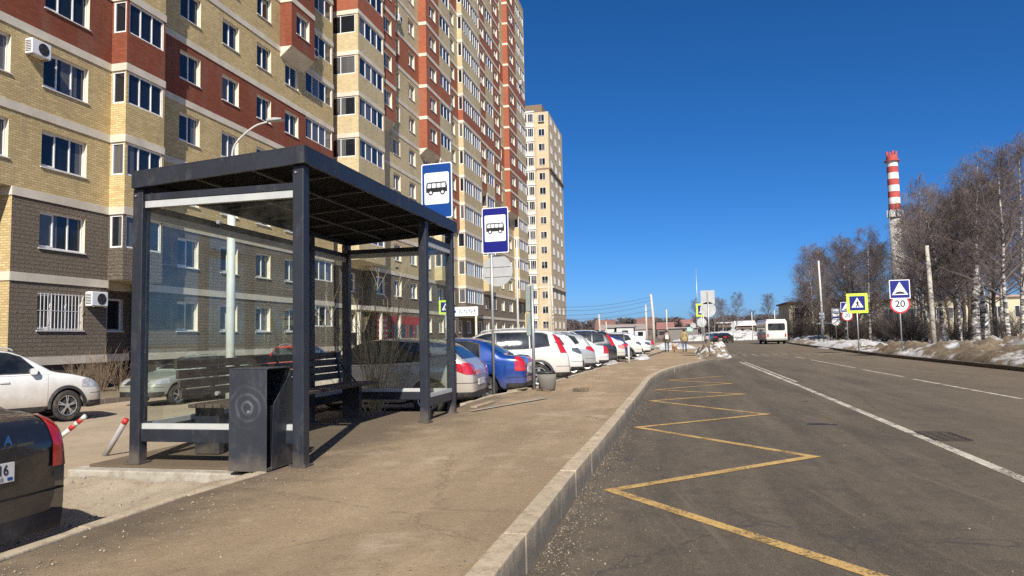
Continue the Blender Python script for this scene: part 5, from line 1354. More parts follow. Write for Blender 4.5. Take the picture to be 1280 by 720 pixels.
def car_proto(kind):
    if kind in CARP: return CARP[kind]
    K = KINDS[kind]; L, W = K['L'], K['W']; bm = shell(K); P = {}
    me = bpy.data.meshes.new('body'); bm.to_mesh(me)
    for m in ('underbody',): me.materials.append(None); me.materials.append(M[m])
    for p in me.polygons:
        p.use_smooth = True
        p.material_index = 1 if (p.normal.z < -0.6 and p.center.z < 0.85) else 0
    P['body'] = me
    parts = []   # (name, mesh, role, parent or None)
    gl = M['car_glass']
    wins = []
    for sg in (1, -1):
        for poly in K['win']:
            tr = cut(bm, side_planes(L, grow(poly, 0.028), sg), 0.0012, 'trim', M['car_black']); wn = cut(bm, side_planes(L, poly, sg), 0.0035, 'window', gl)
            parts.append(('window', wn, 'glass', [('trim', tr)]))
        for a, b in K['doors']:
            zt = K['belt']-0.005; poly = [(a, 0.33), (b, 0.33), (b, zt), (a, zt)]
            wb = L-K['rear']; Ra = K['wr']+0.055
            if b > wb-Ra-0.03: poly = [(a, 0.33), (wb-Ra-0.05, 0.33), (b, 0.60), (b, zt), (a, zt)]
            sm = cut(bm, side_planes(L, grow(poly, 0.006), sg), 0.0008, 'gap', M['seam']); dr = cut(bm, side_planes(L, poly, sg), 0.0020, 'door', None)
            hm = MB(); hx = L/2-(b-0.20); zz = K['belt']-0.13; hm.box(hx-0.10, hx+0.10, sg*W/2*0.998, sg*(W/2*0.998+0.03), zz-0.018, zz+0.018)
            parts.append(('door', dr, 'paint', [('gap', sm), ('handle', hm.mesh('handle', None), 'paint')]))
    # windscreen and rear window, trapezoids seen from the ends
    s0, s1, z0, z1 = K['ws']; hw0, hw1 = W/2*0.80, W/2*0.64
    def endp(z0, z1, h0, h1, xlim, front):
        sl = Vector((z1-z0, h0-h1)); pl = [((0, 0, z0), (0, 0, -1)), ((0, 0, z1), (0, 0, 1))]
        for sg in (1, -1): pl.append(((0, sg*h0, z0), (0, sg*sl.x, sl.y)))
        pl.append(((L/2-xlim, 0, 0), (-1, 0, 0)) if front else ((L/2-xlim, 0, 0), (1, 0, 0)))
        return pl
    parts.append(('windscreen', cut(bm, endp(z0, z1, hw0, hw1, s1+0.25, True), 0.003, 'windscreen', gl), 'glass', []))
    s0, z0, z1, s1 = K['rg']
    parts.append(('rear_window', cut(bm, endp(z0, z1, W/2*0.76, W/2*0.63, s0-0.25, False), 0.003, 'rear_window', gl), 'glass', []))
    # lamps
    za, zb, yi, xs = K['tail']
    for sg in (1, -1):
        pl = [((0, 0, za), (0, 0, -1)), ((0, 0, zb), (0, 0, 1)), ((0, sg*yi, 0), (0, -sg, 0)), ((L/2-xs, 0, 0), (1, 0, 0))]
        if kind == 'suv': pl += [((L/2-4.33, 0, 1.0), (0.92, 0, -0.36))]
        if kind in ('hatch', 'crossover'): pl += [((L/2-xs-.1, 0, za+.06), (0.35, 0, -0.94))]
        parts.append(('tail_lamp', cut(bm, pl, 0.006, 'tail_lamp', None), 'tail', []))
        pl = [((0, 0, .66), (0, 0, -1)), ((0, 0, .83), (0, 0, 1)), ((0, sg*W/2*.50, 0), (0, -sg, 0)), ((L/2-.52, 0, 0), (-1, 0, 0)), ((L/2-.5, 0, .80), (-0.25, 0, 1))]
        if kind == 'suv': pl[0] = ((0, 0, .74), (0, 0, -1)); pl[1] = ((0, 0, .95), (0, 0, 1)); pl[4] = ((L/2-.5, 0, .92), (-0.25, 0, 1))
        parts.append(('headlight', cut(bm, pl, 0.005, 'headlight', M['lamp_clear']), 'x', []))
    # bumper parting lines, grille
    zbp = 0.60 if kind != 'sedan' else 0.56
    for fr in (1, 0):
        pl = [((0, 0, zbp-0.006), (0, 0, -1)), ((0, 0, zbp+.006), (0, 0, 1)), ((L/2-.32, 0, 0), (-1, 0, 0)) if fr else ((-L/2+.40, 0, 0), (1, 0, 0))]
        parts.append(('bumper_seam', cut(bm, pl, 0.0014, 'bumper_seam', M['seam']), 'x', []))
        pl = [((0, 0, .43), (0, 0, 1)), ((L/2-.35, 0, 0), (-1, 0, 0)) if fr else ((-L/2+.42, 0, 0), (1, 0, 0))]
        parts.append(('bumper_skirt', cut(bm, pl, 0.003, 'bumper_skirt', M['car_black']), 'clad', []))
    pl = [((0, 0, .62), (0, 0, -1)), ((0, 0, .74), (0, 0, 1)), ((0, W*.27, 0), (0, 1, 0)), ((0, -W*.27, 0), (0, -1, 0)), ((L/2-.3, 0, 0), (-1, 0, 0))]
    parts.append(('grille', cut(bm, pl, 0.003, 'grille', M['car_black']), 'x', []))
    # tailgate gap
    hw = W/2*K['lid']*0.86
    z_hi = 1.03 if kind == 'sedan' else K['top'][-6][1]
    for sg in (1, -1):
        pl = [((0, sg*(hw+.005), 0), (0, sg, 0)), ((0, sg*(hw-.005), 0), (0, -sg, 0)), ((0, 0, zbp+.004), (0, 0, -1)), ((-L/2+.45, 0, 0), (1, 0, 0)), ((0, 0, z_hi), (0, 0, 1))]
        parts.append(('tailgate_gap', cut(bm, pl, 0.0014, 'tailgate_gap', M['seam']), 'x', []))
    if kind in ('suv', 'crossover'):
        for sg in (1, -1):
            pl = [((0, 0, .36), (0, 0, 1)), ((0, sg*.3, 0), (0, -sg, 0)), ((L/2-K['front']-.3, 0, 0), (1, 0, 0)), ((L/2-(L-K['rear'])+.3, 0, 0), (-1, 0, 0))]
            parts.append(('sill_cladding', cut(bm, pl, 0.004, 'sill_cladding', M['car_black'], lambda f: f.normal.z > -0.7), 'clad', []))
            for c in (K['front'], L-K['rear']):
                Ra = K['wr']+0.055; g = MB()
                for q in range(18):
                    t0, t1 = R(-8+196*q/18), R(-8+196*(q+1)/18)
                    def A(rr, t, y): return (L/2-c+rr*math.cos(t), sg*y, K['wr']+rr*math.sin(t))
                    yo, yi2 = W/2*0.997+0.012, W/2*.93
                    g.quad(A(Ra-.01, t0, yo), A(Ra-.01, t1, yo), A(Ra+.055, t1, yo-.012), A(Ra+.055, t0, yo-.012)); g.quad(A(Ra-.01, t0, yi2), A(Ra-.01, t1, yi2), A(Ra-.01, t1, yo), A(Ra-.01, t0, yo))
                    g.quad(A(Ra+.055, t0, yo-.012), A(Ra+.055, t1, yo-.012), A(Ra+.06, t1, W/2*.95), A(Ra+.06, t0, W/2*.95))
                parts.append(('arch_cladding', g.mesh('arch_cladding', M['car_black']), 'x', []))
            g = MB(); y = sg*(W/2*.66); z = 1.665 if kind == 'suv' else 1.585
            g.tube(crom([(L/2-2.05, y, z-.06), (L/2-2.2, y, z+.0), (L/2-2.9, y, z+.045), (L/2-3.5, y, z+.035), (L/2-3.75, y, z-.06)], 4), 0.018, 6)
            parts.append(('roof_rail', g.mesh('roof_rail', M['grey_back'], True), 'x', []))
    for sg in (1, -1):
        g = MB(); s = K['win'][0][0][0]+0.16; z = K['belt']+0.09
        g.prism(rrect(-0.075, 0.09, -0.07, 0.065, 0.05, 3), lambda q, w_, d: (L/2-s+q-d*0.1, sg*(W/2*0.90+d), z+w_), 0.03, 0.21)
        parts.append(('mirror', g.mesh('mirror', None), 'paint', []))
    g = MB(); zp = 0.60 if kind == 'hatch' else (0.72 if kind == 'sedan' else 0.84); xr = -L/2-0.006
    g.box(xr-0.006, xr+0.06, -0.26, 0.26, zp-0.056, zp+0.056); parts.append(('number_plate', g.mesh('number_plate', M['plate_white']), 'x', []))
    ty, ri = wheel_meshes(K['wr']); bm.free()
    CARP[kind] = (P, parts, ty, ri); return CARP[kind]
def set_mat(o, k, m):
    if len(o.data.materials) == 0: o.data.materials.append(None)
    o.material_slots[k].link = 'OBJECT'; o.material_slots[k].material = m
def car(kind, label, loc, rz, pm, tail=None, clad=None, glass=None, cat='car', group=None, mirror=None):
    P, parts, ty, ri = car_proto(kind); K = KINDS[kind]; L = K['L']
    t = thing('parked_car', label, cat, loc, rz, group)
    b = link('body', P['body'], t); set_mat(b, 0, pm)
    for name, me, role, ch in parts:
        o = link(name, me, t)
        if role == 'paint': set_mat(o, 0, (mirror if name == 'mirror' and mirror else pm))
        if role == 'tail': set_mat(o, 0, tail or M['lamp_red'])
        if role == 'clad' and clad: set_mat(o, 0, clad)
        if role == 'glass' and glass: set_mat(o, 0, glass)
        for c in ch:
            q = link(c[0], c[1], o)
            if len(c) > 2: set_mat(q, 0, pm)
    for x in (L/2-K['front'], -L/2+K['rear']):
        for sg in (1, -1):
            wl = link('wheel', ty, t, (x, sg*(K['W']/2-0.115), 0)); link('rim', ri, wl)
    return t
def rear_at(kind, xr, yc, ang):
    """place by the middle of the rear face; heading is -X turned by ang"""
    L = KINDS[kind]['L']; rz = math.pi+R(ang); h = Vector((math.cos(rz), math.sin(rz)))
    return (xr+h.x*L/2, yc+h.y*L/2, -0.02), rz
def px_x(px, y): return aty(px, 430, y).x
white = paint('white_paint', (0.66, 0.66, 0.65), 0, 0.45, 0.8); pearl = paint('pearl_white_paint', (0.60, 0.585, 0.55), 0, 0.6, 0.9)
beige = paint('beige_grey_paint', (0.50, 0.455, 0.40), 0.25, 0.45, 0.8); blue = paint('blue_paint', (0.006, 0.048, 0.25), 0.25, 0.3, 0.65)
blackp = paint('black_paint', (0.012, 0.013, 0.016), 0.1, 0.30, 0.7); darkp = paint('dark_graphite_paint', (0.016, 0.017, 0.020), 0.2, 0.22, 0.70)
silver = paint('silver_paint', (0.42, 0.425, 0.42), 0.4, 0.55, 0.8); mint = paint('pale_green_grey_paint', (0.35, 0.41, 0.385), 0.3, 0.5, 0.75)
redp = paint('red_paint', (0.38, 0.02, 0.022), 0.1, 0.4, 0.8); navy = paint('navy_paint', (0.015, 0.03, 0.11), 0.2, 0.3, 0.7)
dust_w = paint('dusty_white_paint', (0.66, 0.66, 0.65), 0, 0.85, 0.72, 0.05)
GR = 'cars parked with their rears to the pavement'
# near dark sedan
l, rz = rear_at('sedan', -3.86, 3.12, 0); near = car('sedan', 'near dark graphite sedan cut by the left picture edge, only its boot in view', l, rz, darkp)
np_ = [c for c in near.children if c.name.startswith('number_plate')][0]
np_.location = (0, -0.09, 0); zc = 0.72; xr = -KINDS['sedan']['L']/2-0.0125
def plate_txt(s, size, y, z, mat, nm):
    g = text_mb(s, size, 0, 0.8); h = MB()
    # plate faces the rear (-x local); text runs along -y local as seen from behind
    h.add(g, Matrix(((0, 0, -1, xr-0.002), (-1, 0, 0, y), (0, 1, 0, z), (0, 0, 0, 1)))); h.build(nm, mat, np_)
plate_txt('16', 0.085, -0.185, zc+0.014, M['sign_black'], 'digits'); plate_txt('RUS', 0.032, -0.165, zc-0.037, M['sign_black'], 'region')
g = MB(); g.box(xr-0.002, xr+0.001, -0.245, -0.215, zc-0.045, zc-0.028); g.build('flag', M['sign_blue'], np_)
g = MB(); g.box(xr-0.001, xr+0.0005, -0.122, -0.119, zc-0.05, zc+0.05); g.build('divider', M['sign_black'], np_)
g = text_mb('A', 0.075); h = MB(); h.add(g, Matrix(((0, 0, -1, xr-0.004), (-1, 0, 0, -0.30), (0, 1, 0, 0.905), (0, 0, 0, 1)))); o = h.build('emblem_letter', simple('blue_chrome', (0.05, 0.2, 0.5), .3, .4), near)
# white crossover at the left
def at_wheel(kind, px, py, z, ang, side):
    c = atz(px, py, z); h = Vector((math.cos(R(ang)), math.sin(R(ang)))); r = Vector((h.y, -h.x)) if side == 'R' else Vector((-h.y, h.x)); K = KINDS[kind]
    q = Vector((c.x, c.y))-h*(K['L']/2-K['front'])-r*(K['W']/2-0.06); return (q.x, q.y, z)
car('suv', 'dusty white crossover parked side on at the left edge, alloy front wheel in view', at_wheel('suv', 92, 525, -0.34, 60, 'R'), R(60), dust_w, mirror=white).scale = (0.90, 0.98, 1.06)
car('sedan', 'pale grey green sedan facing the camera behind the near shelter glass', at_wheel('sedan', 222, 506, -0.37, -100, 'L'), R(-100), mint)
car('suv', 'red estate car seen from behind through the shelter glass, by the stone wall', (-17.0, 30.2, -0.37), R(97), redp)
car('hatch', 'grey hatchback behind the bench, half hidden by the near front post', (-13.6, 27.5, -0.37), R(200), silver)
car('hatch', 'navy car beyond the bush trunk, nose hidden by the back post', (-16.6, 37.5, -0.37), R(160), navy)
car('sedan', 'dark car parked along the apartment block behind the bush', (-16.2, 46, -0.37), R(95), blackp)
l, rz = rear_at('hatch', -3.82, 13.75, 3.5); car('hatch', 'beige grey hatchback nearest the shelter, large red tail lamp', l, rz, beige, None, None, None, 'car', GR)
l, rz = rear_at('sedan', -3.36, 16.32, 3.5); car('sedan', 'bright blue sedan between the beige hatchback and the big white off roader', l, rz, blue, None, None, None, 'car', GR)
l, rz = rear_at('suv', -3.18, 21.0, 15); car('suv', 'large white off roader with tall red tail lamps and roof rails', l, rz, pearl, None, None, None, 'car', GR)
ROW = [('crossover', 727, 24.6, 16, white, M['lamp_smoke'], 'white crossover with smoked grey tail lamps beside the large white off roader'),
 ('crossover', 742.5, 27.6, 16, silver, None, 'dusty silver crossover with slim red lamps, third car past the blue sedan'),
 ('sedan', 759, 30.6, 14, white, None, 'low white sedan with C shaped red lamps behind the bright snow heap'),
 ('suv', 770, 33.6, 12, blackp, None, 'black off roader rising above the low white sedan'),
 ('hatch', 780, 36.8, 12, pearl, simple('pale_pink_lamp', (0.5, 0.2, 0.18), .2), 'white hatchback with pale pink lamps just past the black off roader'),
 ('hatch', 787, 39.8, 10, navy, None, 'dark blue hatchback squeezed between two white hatchbacks'),
 ('crossover', 801, 43.5, 10, pearl, M['lamp_smoke'], 'rounded white crossover right of the thin bollard'),
 ('hatch', 811.5, 48.5, 10, white, M['lamp_smoke'], 'white hatchback near the foot of the tallest pole'),
 ('sedan', 816, 54, 10, silver, None, 'last silver sedan of the parked row by the walkers')]
for kind, px, y, ang, pm, tl, lb in ROW:
    W2_ = KINDS[kind]['W']/2
    l, rz = rear_at(kind, px_x(px, y+W2_*0.8), y, ang); car(kind, lb, l, rz, pm, tl, None, None, 'car', GR)
car('sedan', 'left one of two dark cars far away at the road bend', (aty(896, 425, 112).x, 112, 0), R(100), blackp)
car('hatch', 'right one of two dark cars far away at the road bend', (aty(906, 425, 110).x, 110, 0), R(70), darkp)
car('hatch', 'grey car beyond the sign cluster, left of the dark cars', (aty(887, 425, 126).x, 126, 0), R(85), silver)
# bus
p = aty(971.5, 430, 88.5); bo = (p.x, 88.5, 0); t = thing('bus', 'small white bus driving away on the right lane, rear window in view', 'bus', bo, R(2))
bw, bl, bh = 2.45, 7.0, 2.85
g = MB(); g.box(-bw/2, bw/2, 0, bl, 0.42, bh-0.06); g.build('body', paint('bus_white', (0.70, 0.68, 0.60), 0, .35, 1.0), t, bevel=0.16)
g = MB(); g.box(-bw/2+.14, bw/2-.14, 0.1, bl-.15, bh-.059, bh+.09); g.build('roof_hatch', M['upvc'], t, bevel=0.07)
g = MB(); g.prism(rrect(-bw/2+.26, bw/2-.26, 1.62, bh-.38, 0.16), lambda a, q, d: (a, -d, q), 0.004, 0.012); g.build('rear_window', M['car_glass'], t)
g = MB(); g.box(-bw/2+.03, bw/2-.03, -0.08, 0.1, 0.44, 0.68); g.build('bumper', simple('bus_bumper', (0.25, 0.24, 0.22), .7), t, bevel=0.05)
for sx in (-1, 1):
    g = MB(); g.box(sx*(bw/2-.24)-.09, sx*(bw/2-.24)+.09, -0.02, 0.0, 0.85, 1.25); g.build('tail_lamp', M['lamp_red'], t, bevel=0.01)
    for k in range(4):
        g = MB(); g.box(sx*(bw/2+.004)-.004, sx*(bw/2+.004)+.004, 0.45+k*1.55, 1.8+k*1.55, 1.55, 2.4); g.build('window', M['car_glass'], t)
    for y in (1.5, 5.4):
        tyb, rib = wheel_meshes(0.42, 0.25); 
        wl = link('wheel', tyb, t, (sx*(bw/2-.16), y, 0), R(90)); link('rim', rib, wl)
g = MB(); g.box(-bw/2+.2, bw/2-.2, .3, bl-.3, .25, .45); g.build('chassis', M['underbody'], t)
g = MB(); g.box(-0.26, 0.26, -0.018, -0.005, 0.95, 1.06); g.build('number_plate', M['plate_white'], t)
#@@PART5
# ------------------------------------------------------------------ people and the dog
def skin_body(name, V, E, RAD, mat, parent=None, sub=1, root=0):
    me = bpy.data.meshes.new(name); me.from_pydata(V, E, []); o = link(name, me)
    md = o.modifiers.new('skin', 'SKIN')
    for i, r in enumerate(RAD):
        sv = me.skin_vertices[0].data[i]; sv.radius = r if isinstance(r, tuple) else (r, r); sv.use_root = (i == root)
    s = o.modifiers.new('sub', 'SUBSURF'); s.levels = sub; s.render_levels = sub
    dg = C.evaluated_depsgraph_get(); m2 = bpy.data.meshes.new_from_object(o.evaluated_get(dg)); bpy.data.objects.remove(o)
    m2.materials.clear()
    for k in (mat if isinstance(mat, list) else [mat]): m2.materials.append(k)
    for p in m2.polygons: p.use_smooth = True
    return m2
SKIN = simple('skin', (0.46, 0.27, 0.19), 0.6); HAIR = simple('dark_hair', (0.03, 0.022, 0.018), 0.7)
def person(label, loc, rz, ht, jacket, trousers, stride, hairm=HAIR, hat=None):
    t = thing('person', label, 'person', loc, rz); k = ht/1.75; st = stride
    V = [(0, 0, .95), (0, 0, 1.12), (0, .0, 1.32), (0, 0.0, 1.44), (0, .01, 1.50), (0, .02, 1.60), (0, .02, 1.70),
         (.10, 0, .92), (.11, .5*st, .50), (.11, .35*st, .10), (.12, .35*st+.14, .045), (-.10, 0, .92), (-.11, -.32*st, .50), (-.11, -.85*st, .12), (-.12, -.85*st+.13, .05),
         (.19, 0, 1.40), (.245, -.05, 1.14), (.25, .06, .92), (.25, .10, .83), (-.19, 0, 1.40), (-.245, -.02, 1.14), (-.25, .12, .93), (-.25, .17, .84)]
    E = [(0, 1), (1, 2), (2, 3), (3, 4), (4, 5), (5, 6), (0, 7), (7, 8), (8, 9), (9, 10), (0, 11), (11, 12), (12, 13), (13, 14), (3, 15), (15, 16), (16, 17), (17, 18), (3, 19), (19, 20), (20, 21), (21, 22)]
    RD = [(.16, .12), (.165, .12), (.19, .125), (.13, .10), (.055, .055), (.095, .105), (.075, .085), .095, .068, .05, .045, .095, .068, .05, .045, .075, .058, .045, .035, .075, .058, .045, .035]
    V = [(a*k, b*k, c*k) for a, b, c in V]; RD = [tuple(q*k for q in r) if isinstance(r, tuple) else r*k for r in RD]
    me = skin_body('body', V, E, RD, [SKIN, jacket, trousers, M['car_black']])
    for p in me.polygons:
        z = p.center.z/k; x = abs(p.center.x)/k
        arm = x > .20 and z < 1.3
        p.material_index = 3 if z < .085 else 2 if (z < .90 and not arm) else (0 if z < .87 and arm else 1) if z < 1.475 else 0
    o = link('body', me, t)
    def blob(name, c, r, m, sq=(1, 1, 1)):
        b_ = bmesh.new(); bmesh.ops.create_uvsphere(b_, u_segments=12, v_segments=8, radius=1); mm = bpy.data.meshes.new(name); 
        for v in b_.verts: v.co = Vector((c[0]*k+v.co.x*r*sq[0]*k, c[1]*k+v.co.y*r*sq[1]*k, c[2]*k+v.co.z*r*sq[2]*k))
        b_.to_mesh(mm); b_.free(); mm.materials.append(m)
        for p in mm.polygons: p.use_smooth = True
        return link(name, mm, o if name != 'hair' else t)
    blob('hair', (0, .0, 1.665), .112, hat or hairm, (.92, 1.0, 1.0))
    blob('ear', (.10, .02, 1.62), .03, SKIN, (.4, .8, 1)); blob('ear', (-.10, .02, 1.62), .03, SKIN, (.4, .8, 1)); blob('nose', (0, .13, 1.61), .022, SKIN)
    # jacket hem and fingers
    g = MB(); g.tube([(0, 0, .80*k), (0, 0, .98*k), (0, 0, 1.15*k)], [.215*k, .205*k, .18*k], 14); j = g.build('jacket_hem', jacket, t, True); j.scale = (1, .72, 1)
    for sx, y in ((.25, .10), (-.25, .17)):
        g = MB()
        for q, (ln, a) in enumerate(((.075, -.03), (.085, -.01), (.08, .01), (.065, .03))):
            g.tube([(sx*k, (y+a)*k, .84*k), (sx*k*1.01, (y+a+.008)*k, (.84-ln*.55)*k), (sx*k*.98, (y+a+.02)*k, (.84-ln)*k)], [.010*k, .009*k, .007*k], 5)
        g.tube([(sx*k*.97, (y+.03)*k, .85*k), (sx*k*.92, (y+.055)*k, .80*k)], [.011*k, .008*k], 5); g.build('fingers', SKIN, t, True)
    return t
p = aty(856, 441, 54.5); person('person walking away in a tan jacket and blue jeans on the pavement', (p.x, 54.5, walk_z(54.5)), R(4), 1.76, simple('tan_jacket', (0.30, 0.23, 0.105), .9), simple('blue_jeans', (0.085, 0.12, 0.21), .9), 0.20)
p = aty(834, 441, 55.5); person('person walking away in an open dark brown coat over white, carrying a bag', (p.x, 55.5, walk_z(55.5)), R(8), 1.70, simple('brown_coat', (0.16, 0.115, 0.075), .9), simple('dark_jeans', (0.07, 0.085, 0.13), .9), 0.16)
g = MB(); g.box(-.13, .13, -.06, .06, -.3, 0.0); b = g.build('shoulder_bag', simple('white_bag', (0.62, 0.60, 0.57), .8), None, bevel=0.03); b.location = (p.x+0.02, 55.28, walk_z(55.5)+1.36); b.scale = (1, 1, 1.2)
tag(b, 'white bag on the back of the walker in the brown coat', 'bag')
p = aty(843.5, 441, 55.0); t = thing('dog', 'small ginger dog walking between the two walkers', 'dog', (p.x, 55.0, walk_z(55)), R(25))
fur = simple('ginger_fur', (0.36, 0.19, 0.085), .95, var=.3, scale=8)
V = [(0, -.22, .40), (0, 0, .38), (0, .20, .42), (0, .30, .52), (0, .36, .58), (0, .46, .55), (.07, .2, .30), (.07, .21, .16), (.07, .23, .02), (-.07, .2, .30), (-.07, .17, .16), (-.07, .16, .02), (.07, -.22, .30), (.07, -.15, .22), (.07, -.24, .13), (.07, -.22, .02), (-.07, -.22, .30), (-.07, -.18, .22), (-.07, -.28, .13), (-.07, -.27, .02), (0, -.32, .48), (0, -.38, .60)]
E = [(0, 1), (1, 2), (2, 3), (3, 4), (4, 5), (2, 6), (6, 7), (7, 8), (2, 9), (9, 10), (10, 11), (0, 12), (12, 13), (13, 14), (14, 15), (0, 16), (16, 17), (17, 18), (18, 19), (0, 20), (20, 21)]
RD = [.10, .10, .12, .075, .075, .035, .045, .032, .03, .045, .032, .03, .05, .04, .027, .028, .05, .04, .027, .028, .028, .02]
link('body', skin_body('body', V, E, RD, fur, root=1), t)
g = MB()
for s in (-1, 1): g.poly([(s*.03, .33, .63), (s*.085, .34, .62), (s*.06, .32, .71)]); g.poly([(s*.03, .35, .63), (s*.06, .32, .71), (s*.085, .34, .62)])
g.build('ear', fur, t)
# ------------------------------------------------------------------ trees
def birch(seed, Ht=14.0, droop=0.5, spread=0.30, L1=40, low=0.27, dens=0.85, thick=0.0125):
    rnd = random.Random(seed); tr = MB(); cr = MB()
    ax = [Vector((0, 0, -0.3))]; d = Vector((rnd.uniform(-.04, .04), rnd.uniform(-.04, .04), 1)).normalized(); n = 12
    for k in range(n):
        d = (d+Vector((rnd.uniform(-.05, .05), rnd.uniform(-.05, .05), 0.03))).normalized(); ax.append(ax[-1]+d*(Ht/n))
    rb = thick*Ht; tr.tube(crom(ax, 3), [rb*(1-0.93*i/(n*3))+(0.35*rb if i == 0 else 0) for i in range(n*3+1)], 9)
    def along(t):
        f = t*n; i = min(n-1, int(f)); return ax[i].lerp(ax[i+1], f-i)
    def limb(mb, a, dirn, ln, r, seg, sag, nn=3):
        pts = [a]; d = dirn.normalized()
        for k in range(seg):
            d = (d+Vector((rnd.uniform(-.16, .16), rnd.uniform(-.16, .16), rnd.uniform(-.1, .1)-sag))).normalized(); pts.append(pts[-1]+d*ln/seg)
        mb.tube(pts, [r*(1-0.75*k/seg) for k in range(seg+1)], nn, caps=False); return pts
    for i in range(L1):
        t = low+(0.98-low)*(i+rnd.random()*.8)/L1; a = along(t); az = i*2.4+rnd.uniform(-.5, .5)
        up = rnd.uniform(0.55, 1.15)+t*0.5; dr = Vector((math.cos(az), math.sin(az), up))
        ln = Ht*spread*(1.05-t)**0.62*rnd.uniform(.7, 1.15)+0.5
        pts = limb(cr, a, dr, ln, 0.0042*Ht*(1.1-t)+0.012, 5, 0.04, 4)
        for j in range(int(9*dens)):
            f = rnd.uniform(.18, 1)*5; q = min(4, int(f)); p = pts[q].lerp(pts[q+1], f-q)
            d2 = (pts[q+1]-pts[q]).normalized()+Vector((rnd.uniform(-.9, .9), rnd.uniform(-.9, .9), rnd.uniform(-.1, .55)))
            l2 = ln*rnd.uniform(.22, .42)+0.25; p2 = limb(cr, p, d2, l2, 0.014, 3, 0.08)
            for m in range(int(7*dens)):
                f2 = rnd.uniform(.1, 1)*3; q2 = min(2, int(f2)); pp = p2[q2].lerp(p2[q2+1], f2-q2)
                d3 = Vector((rnd.uniform(-1, 1), rnd.uniform(-1, 1), rnd.uniform(-.9, .5)-droop*.4)); p3 = limb(cr, pp, d3, rnd.uniform(.45, 1.15), 0.0085, 2, droop*.5)
                for s in range(2):
                    d4 = d3+Vector((rnd.uniform(-.8, .8), rnd.uniform(-.8, .8), -droop)); limb(cr, p3[1], d4, rnd.uniform(.3, .7), 0.006, 1, 0.1)
    return tr, cr
def tree_meshes(seed, twig, bark, **kw):
    tr, cr = birch(seed, **kw); a = tr.mesh('trunk', bark, True); b = cr.mesh('crown', twig)
    return a, b
TM = []
TM += [tree_meshes(11, M['twig'], M['birch'], dens=0.92), tree_meshes(12, M['twig'], M['birch'], droop=.8, spread=.26), tree_meshes(13, M['twig_dark'], M['bark'], droop=.15, spread=.32, low=.22, dens=0.92),
      tree_meshes(14, M['twig'], M['birch'], droop=.7, spread=.30, L1=40, low=.3), tree_meshes(15, M['twig_dark'], M['bark'], droop=.3, spread=.27, L1=40, low=.2, dens=0.92)]
TM.append(tree_meshes(16, M['twig'], M['birch'], droop=.8, spread=.27, thick=.026, low=.34))
def tree(label, px, Y, pytop, kind, rz, name='birch_tree', cat='tree', group='bare trees along the right verge', wide=1.0, zb=0.1):
    b = aty(px, 425, Y); top = aty(px, pytop, Y).z-zb; k = top/14.0
    t = thing(name, label, cat, (b.x, Y, zb), rz, group); t.scale = (k*wide, k*wide, k)
    link('trunk', TM[kind][0], t); link('crown', TM[kind][1], t); return t
TL = [(1000, 118, 352, 4, 'bare dark tree at the left end of the right hand grove'), (1018, 112, 306, 0, 'rounded birch standing behind the tall white pole'), (1038, 116, 322, 2, 'low dark tree behind the far bus shelter'),
 (1030, 106, 330, 3, 'slim birch between the tall white pole and the far bus stop sign'), (1066, 112, 316, 1, 'drooping birch deep in the left grove'), (1146, 108, 266, 1, 'birch just right of the chimney shaft'), (1058, 96, 296, 0, 'birch rising over the lime bordered crossing sign, left of it'), (1077, 100, 304, 4, 'dark tree directly above the lime bordered crossing sign'), (1088, 88, 287, 3, 'birch left of the factory chimney'),
 (1072, 92, 312, 2, 'dark tree just left of the chimney foot'), (1158, 76, 268, 1, 'slim birch right of the chimney'), (1170, 72, 238, 3, 'tall birch behind the concrete utility pole'),
 (1172, 84, 250, 4, 'dark dense tree right of the concrete utility pole'), (1180, 63, 221, 1, 'tall birch with drooping twigs, halfway between chimney and right edge'), (1201, 60, 238, 0, 'speckled thin birch left of the pale double trunk'),
 (1220, 56, 203, 5, 'tall birch, left stem of the pale double trunk'), (1233, 57, 206, 5, 'tall birch, right stem of the pale double trunk'), (1247, 66, 230, 2, 'dark tree behind the pale double trunk'),
 (1262, 50, 183, 0, 'tall birch near the right picture edge'), (1279, 53, 172, 3, 'tallest birch cut by the right picture edge'), (1150, 97, 272, 0, 'birch deep in the grove behind the concrete utility pole'),
 (1188, 104, 300, 4, 'dark tree deep in the grove beside the chimney shaft'), (1195, 92, 242, 2, 'dark tree deep in the grove under the tall birches'), (1290, 62, 190, 4, 'dark tree just at the right picture edge behind the tallest birch'),
 (1212, 74, 222, 4, 'dark tree filling the gap left of the pale double trunk'), (1255, 80, 214, 1, 'birch far behind at the right, over the pinkish roof')]
TL += [(1007, 122, 330, 0, 'pale birch at the left end of the grove, behind the dark tree'), (1026, 126, 312, 2, 'dark tree deep behind the tall white pole'), (1047, 122, 308, 4, 'dark tree deep in the left grove over the far signs'), (1064, 124, 302, 2, 'dark spreading tree deep behind the lime bordered sign'),
 (1084, 118, 300, 4, 'dark tree deep behind the birch left of the chimney'), (1098, 120, 312, 0, 'birch deep in the grove just left of the chimney shaft'), (1152, 122, 290, 2, 'dark spreading tree deep right of the chimney shaft'), (1176, 118, 262, 0, 'birch deep behind the tall drooping birch'), (1206, 110, 250, 4, 'dark tree deep behind the speckled thin birch'), (1242, 104, 232, 0, 'birch deep right of the pale double trunk')]
for k, (px, Y, pt, kind, lb) in enumerate(TL): tree(lb, px, Y, pt, kind, k*1.9, name='birch_tree' if kind in (0, 1, 3, 5) else 'bare_tree', wide=1.15 if kind in (2, 4) else 1.0)
